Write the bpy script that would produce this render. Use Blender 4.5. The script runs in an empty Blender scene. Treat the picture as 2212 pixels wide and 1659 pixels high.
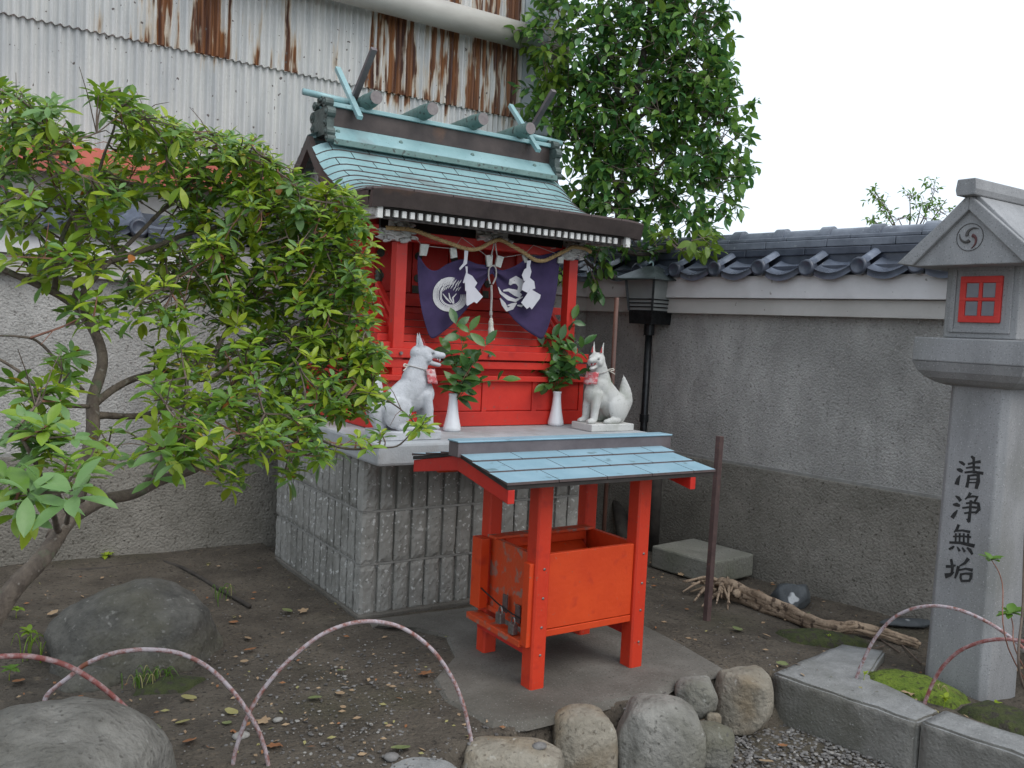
import bpy, bmesh, math, random
from mathutils import Vector as V, Matrix, noise
R=math.radians; PI=math.pi
random.seed(7)
# ---------------------------------------------------------------- camera, world, sun, exposure
scene=bpy.context.scene
COL=scene.collection
EYE=V((0,0,1.35)); FOC=1926.0
yaw,pitch,roll=R(33.62),R(3.53),R(2.79)
FW=V((math.sin(yaw)*math.cos(pitch),math.cos(yaw)*math.cos(pitch),-math.sin(pitch)))
r0=V((math.cos(yaw),-math.sin(yaw),0)); u0=r0.cross(FW)
RT=r0*math.cos(roll)+u0*math.sin(roll); UP=-r0*math.sin(roll)+u0*math.cos(roll)
cam=bpy.data.objects.new('camera',bpy.data.cameras.new('camera')); COL.objects.link(cam)
m=Matrix((RT,UP,-FW)).transposed().to_4x4(); m.translation=EYE; cam.matrix_world=m
cam.data.sensor_fit='HORIZONTAL'; cam.data.sensor_width=36; cam.data.lens=36*FOC/2212
cam.data.clip_start=.05; cam.data.clip_end=500; scene.camera=cam
SUN_EL,SUN_AZ=R(52),R(164)     # azimuth clockwise from +Y: high soft light from behind the camera
w=bpy.data.worlds.new('World'); scene.world=w; w.use_nodes=True; nt=w.node_tree
bg=nt.nodes['Background']; sky=nt.nodes.new('ShaderNodeTexSky'); sky.sky_type='NISHITA'; sky.sun_disc=False
sky.sun_elevation=SUN_EL; sky.sun_rotation=SUN_AZ; sky.dust_density=3.0; sky.air_density=1.0
mx=nt.nodes.new('ShaderNodeMix'); mx.data_type='RGBA'; mx.inputs[0].default_value=.74
nt.links.new(sky.outputs[0],mx.inputs[6]); mx.inputs[7].default_value=(7.7,8.45,9.3,1)   # bright even cloud
nt.links.new(mx.outputs[2],bg.inputs[0]); bg.inputs[1].default_value=.130
sun=bpy.data.objects.new('sun',bpy.data.lights.new('sun','SUN')); COL.objects.link(sun)
sun.data.energy=.95; sun.data.angle=R(40); sun.data.color=(1,.98,.95)
sd=V((math.sin(SUN_AZ)*math.cos(SUN_EL),math.cos(SUN_AZ)*math.cos(SUN_EL),math.sin(SUN_EL)))
sun.rotation_euler=sd.to_track_quat('Z','Y').to_euler()
scene.view_settings.view_transform='Standard'; scene.view_settings.look='None'
scene.view_settings.gamma=1; scene.view_settings.use_curve_mapping=False
scene.view_settings.exposure=.35
scene.render.engine='CYCLES'

# ---------------------------------------------------------------- survey: a pixel of the photograph (2212 wide) onto a real plane
def ray(x,y): return FW*FOC+RT*(x-1106)-UP*(y-829.5)
def on(x,y,n,d):
    v=ray(x,y); n=V(n); return EYE+v*((d-n.dot(EYE))/n.dot(v))
def PX(x,y,c): return on(x,y,(1,0,0),c)
def PY(x,y,c): return on(x,y,(0,1,0),c)
def PZ(x,y,c=0): return on(x,y,(0,0,1),c)
def PD(x,y,d): return EYE+ray(x,y)*(d/FOC)
def depth(p): return (V(p)-EYE).dot(FW)
# ---------------------------------------------------------------- materials
def mat(name,c1,c2=None,scale=6,rough=.6,bump=0,bscale=60,metal=0,specks=None,stain=None,trans=0,spec=.5,stretch=None,contrast=(.35,.65),bdist=.01,coord='P'):
    m=bpy.data.materials.new(name); m.use_nodes=True; t=m.node_tree; N=t.nodes; L=t.links
    b=N['Principled BSDF']; b.inputs['Roughness'].default_value=rough; b.inputs['Metallic'].default_value=metal
    b.inputs['Specular IOR Level'].default_value=spec
    if coord=='P': src=N.new('ShaderNodeNewGeometry').outputs['Position']
    else: src=N.new('ShaderNodeTexCoord').outputs['Object']
    if stretch:
        mp=N.new('ShaderNodeMapping'); mp.inputs['Scale'].default_value=stretch; L.new(src,mp.inputs[0]); vec=mp.outputs[0]
    else: vec=src
    c2=c2 or tuple(x*.8 for x in c1)
    n=N.new('ShaderNodeTexNoise'); n.inputs['Scale'].default_value=scale; n.inputs['Detail'].default_value=8; n.inputs['Roughness'].default_value=.65
    L.new(vec,n.inputs['Vector'])
    r=N.new('ShaderNodeValToRGB'); r.color_ramp.elements[0].position=contrast[0]; r.color_ramp.elements[1].position=contrast[1]
    r.color_ramp.elements[0].color=(*c1,1); r.color_ramp.elements[1].color=(*c2,1); L.new(n.outputs[0],r.inputs[0]); out=r.outputs[0]
    def over(col,fac):
        nonlocal out
        x=N.new('ShaderNodeMix'); x.data_type='RGBA'; L.new(fac,x.inputs[0]); L.new(out,x.inputs[6]); x.inputs[7].default_value=(*col,1); out=x.outputs[2]
    if stain:   # (colour, scale, lo, hi)
        s=N.new('ShaderNodeTexNoise'); s.inputs['Scale'].default_value=stain[1]; s.inputs['Detail'].default_value=5; L.new(src,s.inputs['Vector'])
        q=N.new('ShaderNodeMapRange'); q.inputs[1].default_value=stain[2]; q.inputs[2].default_value=stain[3]; L.new(s.outputs[0],q.inputs[0]); over(stain[0],q.outputs[0])
    for sp in (specks or []):  # (colour, scale, lo, hi)
        s=N.new('ShaderNodeTexNoise'); s.inputs['Scale'].default_value=sp[1]; s.inputs['Detail'].default_value=2; L.new(src,s.inputs['Vector'])
        q=N.new('ShaderNodeMapRange'); q.inputs[1].default_value=sp[2]; q.inputs[2].default_value=sp[3]; L.new(s.outputs[0],q.inputs[0]); over(sp[0],q.outputs[0])
    L.new(out,b.inputs['Base Color'])
    if bump:
        s=N.new('ShaderNodeTexNoise'); s.inputs['Scale'].default_value=bscale; s.inputs['Detail'].default_value=6; L.new(src,s.inputs['Vector'])
        u=N.new('ShaderNodeBump'); u.inputs['Strength'].default_value=bump; u.inputs['Distance'].default_value=bdist; L.new(s.outputs[0],u.inputs['Height']); L.new(u.outputs[0],b.inputs['Normal'])
    if trans:
        tr=N.new('ShaderNodeBsdfTranslucent'); L.new(out,tr.inputs[0]); ms=N.new('ShaderNodeMixShader'); ms.inputs[0].default_value=trans
        L.new(b.outputs[0],ms.inputs[1]); L.new(tr.outputs[0],ms.inputs[2]); L.new(ms.outputs[0],N['Material Output'].inputs[0])
    return m
M={}
M['soil']=mat('soil',(.052,.042,.031),(.132,.110,.084),4.2,.95,1,60,specks=[((.19,.165,.135),120,.66,.73),((.028,.022,.016),52,.59,.71),((.145,.115,.08),24,.64,.73)],stain=((.062,.058,.03),1.1,.58,.78),bdist=.02,contrast=(.3,.7))
M['pad']=mat('pad_concrete',(.118,.108,.092),(.178,.166,.145),5,.92,.5,70,stain=((.075,.068,.054),1.8,.46,.72),specks=[((.075,.07,.06),110,.61,.7),((.25,.24,.22),130,.65,.73)])
M['pebble1']=mat('pebble_grey',(.13,.125,.118),(.22,.21,.2),40,.85); M['pebble2']=mat('pebble_dark',(.07,.066,.062),(.13,.12,.11),40,.8); M['pebble3']=mat('pebble_pale',(.24,.23,.21),(.34,.325,.3),40,.85)
M['splitblock']=mat('split_block',(.245,.238,.216),(.335,.328,.303),9,.92,.6,70,specks=[((.53,.525,.505),50,.63,.67),((.15,.146,.134),56,.65,.73)],stain=((.18,.175,.155),2.4,.5,.74),bdist=.006)
M['mortar']=mat('mortar',(.21,.205,.19),(.29,.285,.265),20,.95,.4,90)
M['mortar_dark']=mat('block_core',(.05,.048,.043),(.075,.073,.068),20,.95,.4,90)
M['slab']=mat('cement_slab',(.34,.355,.365),(.45,.465,.475),4,.75,.2,120,stain=((.28,.275,.265),5,.52,.75),specks=[((.25,.24,.23),150,.66,.72)])
M['red']=mat('vermilion_paint',(.53,.022,.013),(.61,.034,.019),5,.48,.12,45,specks=[((.40,.06,.045),38,.67,.76),((.36,.015,.012),9,.62,.82)],stain=((.42,.026,.020),2.6,.52,.80))
M['red_deep']=mat('old_red_paint',(.50,.02,.014),(.58,.03,.02),6,.5,.08,40,specks=[((.32,.1,.08),60,.67,.75)])
M['orange']=mat('orange_red_paint',(.585,.048,.006),(.66,.064,.009),4,.52,.14,55,specks=[((.40,.12,.07),60,.70,.76),((.44,.03,.01),14,.60,.8)],stain=((.50,.036,.008),2.2,.48,.8))
M['post_red']=mat('red_orange_post_paint',(.56,.032,.010),(.63,.045,.013),5,.5,.14,55,specks=[((.36,.12,.08),60,.69,.75),((.42,.022,.012),16,.6,.8)],stretch=(1,1,.4))
M['orange_worn']=mat('worn_orange_paint',(.60,.06,.012),(.52,.075,.02),8,.6,.2,60,specks=[((.3,.16,.12),25,.55,.66)],stretch=None)
M['copper']=mat('patina_copper',(.235,.395,.405),(.325,.495,.505),5,.36,.12,25,metal=.10,stain=((.17,.165,.16),1.7,.64,.76),specks=[((.16,.24,.24),60,.66,.75)])
M['copper_light']=mat('pale_patina_copper',(.23,.385,.46),(.31,.47,.55),6,.42,.1,25,metal=.1,specks=[((.16,.25,.28),18,.66,.74)])
M['copper_dark']=mat('patina_green_dark',(.10,.17,.155),(.15,.235,.215),14,.5,.2,50,metal=.15,specks=[((.05,.06,.05),40,.58,.68)])
M['ornament']=mat('dark_weathered_copper',(.045,.06,.055),(.10,.13,.12),22,.55,.3,60,metal=.2)
M['brown']=mat('brown_copper',(.045,.034,.031),(.075,.057,.051),9,.45,.12,40,metal=.3,stain=((.17,.085,.045),2.6,.64,.76))
M['edgebrown']=mat('bare_copper_edge',(.08,.06,.058),(.12,.085,.08),30,.7)
M['brown_grey']=mat('brown_grey_copper',(.12,.10,.105),(.17,.145,.15),9,.5,.12,40,metal=.2)
M['log_end']=mat('log_end',(.17,.14,.14),(.24,.21,.2),30,.6,.1,60)
M['white']=mat('white_paint',(.58,.57,.54),(.70,.69,.66),20,.65,.2,60,specks=[((.3,.28,.25),50,.62,.7)])
M['carve']=mat('carved_white',(.45,.44,.42),(.62,.61,.59),25,.7,.4,50,specks=[((.13,.12,.11),40,.56,.66)])
M['gable']=mat('weathered_gable',(.30,.28,.26),(.42,.40,.38),12,.8,.2,40,stretch=(1,1,.2),specks=[((.12,.1,.09),30,.62,.72)])
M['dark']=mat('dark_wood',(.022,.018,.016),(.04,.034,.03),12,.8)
M['patina_metal']=mat('green_metal_fitting',(.045,.055,.04),(.09,.10,.075),50,.5,.3,80,metal=.5)
M['bolt']=mat('bolt_steel',(.20,.17,.16),(.3,.27,.26),60,.4,.1,80,metal=.7)
M['purple']=mat('purple_cloth',(.030,.019,.062),(.048,.030,.092),9,.9,.25,400,bdist=.002)
M['print']=mat('white_print',(.50,.49,.50),(.60,.59,.59),40,.9,.2,300,bdist=.002)
M['paper']=mat('white_paper',(.62,.61,.66),(.70,.69,.73),12,.8,trans=.15)
M['tab']=mat('cloth_tab',(.46,.47,.43),(.58,.59,.55),60,.9,.3,200)
M['straw']=mat('straw_rope',(.36,.23,.10),(.52,.37,.18),60,.85,.6,150,specks=[((.2,.12,.05),120,.6,.7)])
M['cord']=mat('grey_cord',(.34,.31,.29),(.46,.43,.40),120,.9,.5,300)
M['tassel']=mat('cream_tassel',(.55,.51,.44),(.68,.64,.56),60,.9,.6,200,stretch=(4,4,.3))
M['foxstone']=mat('fox_stone',(.43,.44,.46),(.56,.57,.59),14,.88,.6,120,stain=((.33,.34,.345),9,.52,.72),specks=[((.28,.28,.28),130,.66,.76)],bdist=.004)
M['foxstone2']=mat('fox_stone_mossy',(.47,.475,.45),(.60,.60,.575),8,.85,.5,90,stain=((.33,.35,.28),6,.50,.75),specks=[((.3,.3,.28),90,.66,.74)],bdist=.004)
M['mouth']=mat('mouth_red',(.34,.03,.035),(.42,.05,.05),40,.6)
M['maroon']=mat('faded_maroon',(.10,.04,.04),(.15,.07,.07),40,.8)
M['bib']=mat('bib_red_worn',(.55,.10,.11),(.62,.45,.44),26,.8,.5,80,contrast=(.45,.60),stretch=(1,1,2.2))
M['eye']=mat('eye_groove',(.12,.12,.13),(.16,.16,.17),40,.8)
M['ceramic']=mat('white_ceramic',(.74,.75,.77),(.78,.79,.81),4,.14,spec=.6)
M['stone_wall']=mat('pebbledash_wall',(.305,.297,.278),(.475,.462,.435),9,.95,1,85,stain=((.235,.228,.212),1.5,.45,.75),specks=[((.18,.172,.158),70,.58,.74),((.44,.42,.38),90,.60,.76)],stretch=(1,1,.45),bdist=.013,contrast=(.3,.7))
M['wall_base']=mat('dark_wall_base',(.195,.18,.152),(.30,.28,.242),9,.95,1,78,stain=((.115,.107,.086),1.3,.42,.72),specks=[((.08,.07,.056),62,.58,.74),((.29,.265,.225),90,.62,.76)],bdist=.013,contrast=(.3,.7))
M['plaster']=mat('white_plaster',(.56,.545,.54),(.66,.645,.64),3,.85,.15,80,stain=((.46,.44,.42),2.5,.56,.8),specks=[((.3,.28,.26),22,.72,.76)])
M['plaster2']=mat('beige_plaster',(.42,.40,.37),(.51,.49,.46),3,.85,.2,80,stain=((.33,.31,.285),3,.54,.78),specks=[((.2,.18,.16),24,.71,.75)])
M['tile']=mat('glazed_grey_tile',(.10,.118,.155),(.175,.20,.25),9,.26,.12,40,specks=[((.26,.28,.3),50,.68,.76)],stain=((.07,.08,.10),3,.5,.7),spec=.6)
M['tile_dark']=mat('dark_tile',(.035,.042,.06),(.07,.08,.105),9,.28,.12,40)
M['ridgetile']=mat('ridge_tile',(.12,.135,.165),(.20,.22,.255),7,.34,.2,40,stain=((.08,.09,.11),4,.5,.7),specks=[((.28,.3,.31),45,.68,.76)])
M['granite']=mat('granite',(.225,.227,.230),(.335,.336,.338),5,.85,.4,140,specks=[((.16,.16,.162),160,.6,.72),((.42,.42,.42),150,.62,.74)],stain=((.17,.172,.155),1.8,.50,.78),bdist=.003,stretch=(2,2,.5),contrast=(.28,.72))
M['granite_side']=mat('granite_kerb',(.145,.14,.122),(.215,.208,.187),14,.9,.8,90,specks=[((.09,.087,.076),110,.6,.72),((.33,.325,.3),110,.65,.75)],stain=((.098,.095,.07),2.2,.46,.74),bdist=.008)
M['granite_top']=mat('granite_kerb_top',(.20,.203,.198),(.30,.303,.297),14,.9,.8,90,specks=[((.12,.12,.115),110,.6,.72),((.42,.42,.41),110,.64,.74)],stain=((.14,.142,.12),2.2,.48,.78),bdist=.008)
M['winred']=mat('window_red',(.52,.025,.018),(.58,.04,.03),20,.6,.2,60)
M['glassgrey']=mat('frosted_pane',(.16,.17,.19),(.20,.21,.23),10,.25)
M['ink']=mat('black_ink',(.012,.012,.012),(.035,.035,.035),60,.8)
M['engrave']=mat('engraved_line',(.06,.058,.055),(.10,.095,.09),60,.9)
M['lampglass']=mat('lamp_glass',(.26,.275,.27),(.31,.33,.32),6,.2,trans=.15)
M['black']=mat('black_metal',(.012,.013,.014),(.03,.032,.034),30,.35,.1,60,metal=.6)
M['lamproof']=mat('lamp_roof',(.055,.07,.072),(.11,.135,.137),14,.4,.15,60,metal=.4)
M['rustpost']=mat('rusty_brown_post',(.075,.045,.042),(.12,.075,.068),18,.75,.3,80,specks=[((.2,.09,.05),60,.66,.74)])
M['rustpipe']=mat('rusty_pipe',(.07,.035,.026),(.14,.065,.045),18,.6,.3,80,stretch=(3,3,.3))
M['bark']=mat('grey_brown_bark',(.075,.058,.045),(.15,.12,.092),22,.9,1,60,specks=[((.1,.115,.07),25,.6,.72),((.2,.18,.15),60,.64,.74)],stretch=(2,2,.8),bdist=.008)
M['twig']=mat('twig',(.10,.075,.06),(.18,.135,.105),30,.85)
M['twigred']=mat('reddish_twig',(.20,.085,.055),(.27,.13,.09),30,.8)
M['bark_dark']=mat('dark_bark',(.035,.03,.025),(.065,.055,.045),12,.9,.6,40)
M['drift']=mat('driftwood',(.20,.14,.092),(.38,.285,.20),9,.85,1,35,specks=[((.09,.06,.04),30,.56,.66)],bdist=.015)
M['rock']=mat('grey_rock',(.15,.145,.126),(.27,.26,.232),9,.92,1,45,specks=[((.095,.09,.078),55,.61,.72),((.36,.355,.32),26,.67,.77)],stain=((.125,.12,.085),3,.48,.74),bdist=.012)
M['rock_mid']=mat('mid_grey_rock',(.115,.11,.097),(.215,.207,.186),10,.94,1,60,specks=[((.08,.075,.065),60,.62,.74),((.33,.325,.3),24,.70,.76)],stain=((.105,.10,.078),3,.48,.75),bdist=.014)
M['rock_tan']=mat('tan_rock',(.185,.165,.128),(.31,.28,.225),9,.92,1,45,specks=[((.12,.10,.075),55,.61,.72),((.38,.36,.31),26,.67,.76)],stain=((.175,.12,.06),4,.52,.76),bdist=.012)
M['rock_dark']=mat('dark_boulder',(.065,.062,.054),(.145,.137,.118),11,.94,1,60,specks=[((.22,.21,.185),45,.64,.74)],stain=((.12,.11,.07),2.6,.5,.72),bdist=.012)
M['rock_blue']=mat('blue_black_rock',(.045,.052,.058),(.09,.10,.105),6,.7,.6,40,specks=[((.45,.47,.48),7,.64,.67)],bdist=.01)
M['stone_block']=mat('olive_stone_block',(.20,.195,.165),(.29,.285,.245),6,.92,.7,50,stain=((.14,.145,.10),3,.5,.75),specks=[((.1,.1,.08),70,.64,.72)])
M['moss']=mat('moss',(.085,.14,.012),(.16,.22,.025),30,.95,1,120,specks=[((.05,.06,.012),45,.55,.68)],stain=((.09,.085,.03),6,.55,.7),bdist=.012)
M['moss_dull']=mat('dull_moss',(.035,.045,.015),(.065,.075,.022),24,.95,1,110,specks=[((.045,.04,.028),30,.52,.62)],bdist=.01)
def leafmat(n,a,b,rough=.34,tr=.34): return mat(n,a,b,18,rough,.15,60,trans=tr,spec=.45)
M['leafA']=leafmat('leaf_green',(.175,.295,.024),(.25,.38,.04))
M['leafB']=leafmat('leaf_yellow_green',(.27,.375,.022),(.37,.46,.045))
M['leafC']=leafmat('leaf_deep_green',(.095,.20,.026),(.14,.26,.036))
M['leafD']=leafmat('leaf_blue_green',(.13,.26,.075),(.20,.34,.115))
M['leafbrown']=leafmat('leaf_rust',(.30,.09,.022),(.38,.15,.03),.7,.1)
M['leafyellow']=leafmat('leaf_yellow',(.48,.30,.03),(.40,.33,.05),.6,.2)
M['treeA']=leafmat('tree_leaf_mid',(.12,.25,.045),(.17,.31,.06),.3,.38)
M['treeB']=leafmat('tree_leaf_dark',(.06,.16,.05),(.09,.21,.06),.28,.34)
M['treeC']=leafmat('tree_leaf_light',(.12,.21,.02),(.17,.26,.035),.35,.35)
M['sakA']=leafmat('sprig_leaf',(.04,.11,.03),(.065,.15,.04),.25,.15)
M['sakB']=leafmat('sprig_leaf_light',(.07,.16,.03),(.10,.2,.04),.28,.2)
M['dead1']=mat('dead_leaf_tan',(.33,.22,.13),(.42,.30,.18),30,.85,trans=.1); M['dead2']=mat('dead_leaf_rust',(.26,.11,.045),(.34,.16,.07),30,.85,trans=.1)
M['dead3']=mat('dead_leaf_yellow',(.28,.25,.09),(.36,.33,.14),30,.8,trans=.1); M['dead4']=mat('fallen_leaf_green',(.13,.17,.06),(.24,.26,.11),30,.7,trans=.1)
M['hose']=mat('pale_hose',(.42,.52,.56),(.5,.6,.64),20,.4)
M['redflash']=mat('red_oxide_metal',(.30,.062,.042),(.40,.095,.062),4,.65,.1,30,stain=((.20,.05,.035),2.4,.52,.78))
M['pipe']=mat('pvc_pipe',(.44,.42,.38),(.54,.52,.47),3,.6,.05,30,stain=((.33,.31,.27),3,.5,.8),stretch=(1,1,3)); M['pipegrey']=mat('pipe_coupling',(.26,.28,.30),(.33,.35,.37),6,.5,.05,30)
M['panel']=mat('pale_metal_panel',(.46,.50,.54),(.54,.58,.61),3,.5,.05,30,specks=[((.3,.32,.33),30,.7,.76)])
def hoopmat():
    return mat('chipped_pink_white_paint',(.25,.11,.09),(.42,.37,.39),48,.75,.6,60,contrast=(.40,.56),specks=[((.20,.07,.04),22,.62,.72)],bdist=.004)
M['hoop']=hoopmat()
M['hoopred']=mat('worn_red_hoop_paint',(.24,.075,.065),(.40,.31,.31),40,.75,.6,60,contrast=(.46,.66),bdist=.004)
def corrugated_mat():
    m=bpy.data.materials.new('rusting_white_corrugated_iron'); m.use_nodes=True; t=m.node_tree; N=t.nodes; L=t.links; b=N['Principled BSDF']
    b.inputs['Roughness'].default_value=.55
    g=N.new('ShaderNodeNewGeometry').outputs['Position']
    def mp(s):
        q=N.new('ShaderNodeMapping'); q.inputs['Scale'].default_value=s; L.new(g,q.inputs[0]); return q.outputs[0]
    def nz(v,sc,d=4):
        n=N.new('ShaderNodeTexNoise'); n.inputs['Scale'].default_value=sc; n.inputs['Detail'].default_value=d; L.new(v,n.inputs['Vector']); return n.outputs[0]
    def rng(x,a,b_,c=0,d=1):
        q=N.new('ShaderNodeMapRange'); q.inputs[1].default_value=a; q.inputs[2].default_value=b_; q.inputs[3].default_value=c; q.inputs[4].default_value=d; L.new(x,q.inputs[0]); return q.outputs[0]
    def mth(op,a,b_):
        q=N.new('ShaderNodeMath'); q.operation=op
        for i,z in enumerate((a,b_)):
            if isinstance(z,(int,float)): q.inputs[i].default_value=z
            else: L.new(z,q.inputs[i])
        return q.outputs[0]
    sp=N.new('ShaderNodeSeparateXYZ'); L.new(g,sp.inputs[0]); X,Z=sp.outputs[0],sp.outputs[2]
    # rust sits in the valleys of single ribs: stripe noise quick in X, slow in Z
    stripe=nz(mp((11,0,.55)),1.0,3); stripe2=nz(mp((26,0,2.2)),1.0,3); big=nz(mp((1.3,0,.9)),1.0,2)
    east=rng(X,1.2,3.2,.0,.115); upper=rng(Z,2.80,2.84,-.115,0.0); ragged=nz(mp((9,0,6)),1,4)
    f=mth('ADD',mth('ADD',mth('MULTIPLY',stripe,.5),mth('MULTIPLY',stripe2,.34)),mth('MULTIPLY',big,.42))
    f=mth('ADD',mth('ADD',f,east),upper); f=mth('ADD',f,mth('MULTIPLY',mth('SUBTRACT',ragged,.5),.10))
    cl_=N.new('ShaderNodeValToRGB'); cl_.color_ramp.interpolation='LINEAR'; el=cl_.color_ramp.elements
    stops=[(.30,.0),(.62,.05),(.78,.25),(.90,.1),(1.05,.9),(1.18,.75),(1.24,.3),(1.30,1),(1.42,.95),(1.50,.35),(1.60,.6),(1.74,.4),(1.82,.7),(1.9,.25),(2.25,.15),(2.38,.95),(2.62,1.0),(2.70,.35),(2.76,1),(2.94,1),(3.02,.4),(3.20,.95),(3.48,1),(3.52,0)]
    for i_,(xx_,vv_) in enumerate(stops):
        e_=el[i_] if i_<2 else el.new((xx_)/4); e_.position=xx_/4; e_.color=(vv_,vv_,vv_,1)
    sx_=mth('DIVIDE',X,4.0); L.new(sx_,cl_.inputs[0])
    low_=rng(Z,2.55,2.80,-.26,-.075); zz_=mth('GREATER_THAN',Z,2.822); lowm=mth('MULTIPLY',low_,mth('SUBTRACT',1,zz_)); hi_=mth('MULTIPLY',rng(Z,2.83,3.3,.03,0),zz_)
    f=mth('ADD',mth('MULTIPLY',stripe,.48),mth('MULTIPLY',stripe2,.60)); f=mth('ADD',f,mth('MULTIPLY',cl_.outputs[0],.28)); f=mth('ADD',f,mth('ADD',lowm,hi_)); f=mth('ADD',f,mth('MULTIPLY',mth('SUBTRACT',ragged,.5),.14))
    rust=rng(f,.765,.795); halo=rng(f,.72,.785)
    base=N.new('ShaderNodeValToRGB'); base.color_ramp.elements[0].color=(.44,.45,.445,1); base.color_ramp.elements[1].color=(.63,.62,.585,1); base.color_ramp.elements[0].position=.3; base.color_ramp.elements[1].position=.7
    L.new(nz(mp((7,0,1)),1.6,6),base.inputs[0])
    rr=N.new('ShaderNodeValToRGB'); rr.color_ramp.elements[0].color=(.055,.02,.013,1); rr.color_ramp.elements[1].color=(.27,.105,.03,1); rr.color_ramp.elements[0].position=.38; rr.color_ramp.elements[1].position=.66
    L.new(nz(mp((30,0,1.5)),1.2,5),rr.inputs[0])
    a=N.new('ShaderNodeMix'); a.data_type='RGBA'; L.new(halo,a.inputs[0]); L.new(base.outputs[0],a.inputs[6]); a.inputs[7].default_value=(.47,.38,.27,1)
    c=N.new('ShaderNodeMix'); c.data_type='RGBA'; L.new(rust,c.inputs[0]); L.new(a.outputs[2],c.inputs[6]); L.new(rr.outputs[0],c.inputs[7])
    dots=rng(nz(g,34,1),.735,.75); d=N.new('ShaderNodeMix'); d.data_type='RGBA'; L.new(dots,d.inputs[0]); L.new(c.outputs[2],d.inputs[6]); d.inputs[7].default_value=(.12,.10,.09,1)
    L.new(d.outputs[2],b.inputs['Base Color'])
    return m
M['corr']=corrugated_mat()
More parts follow.
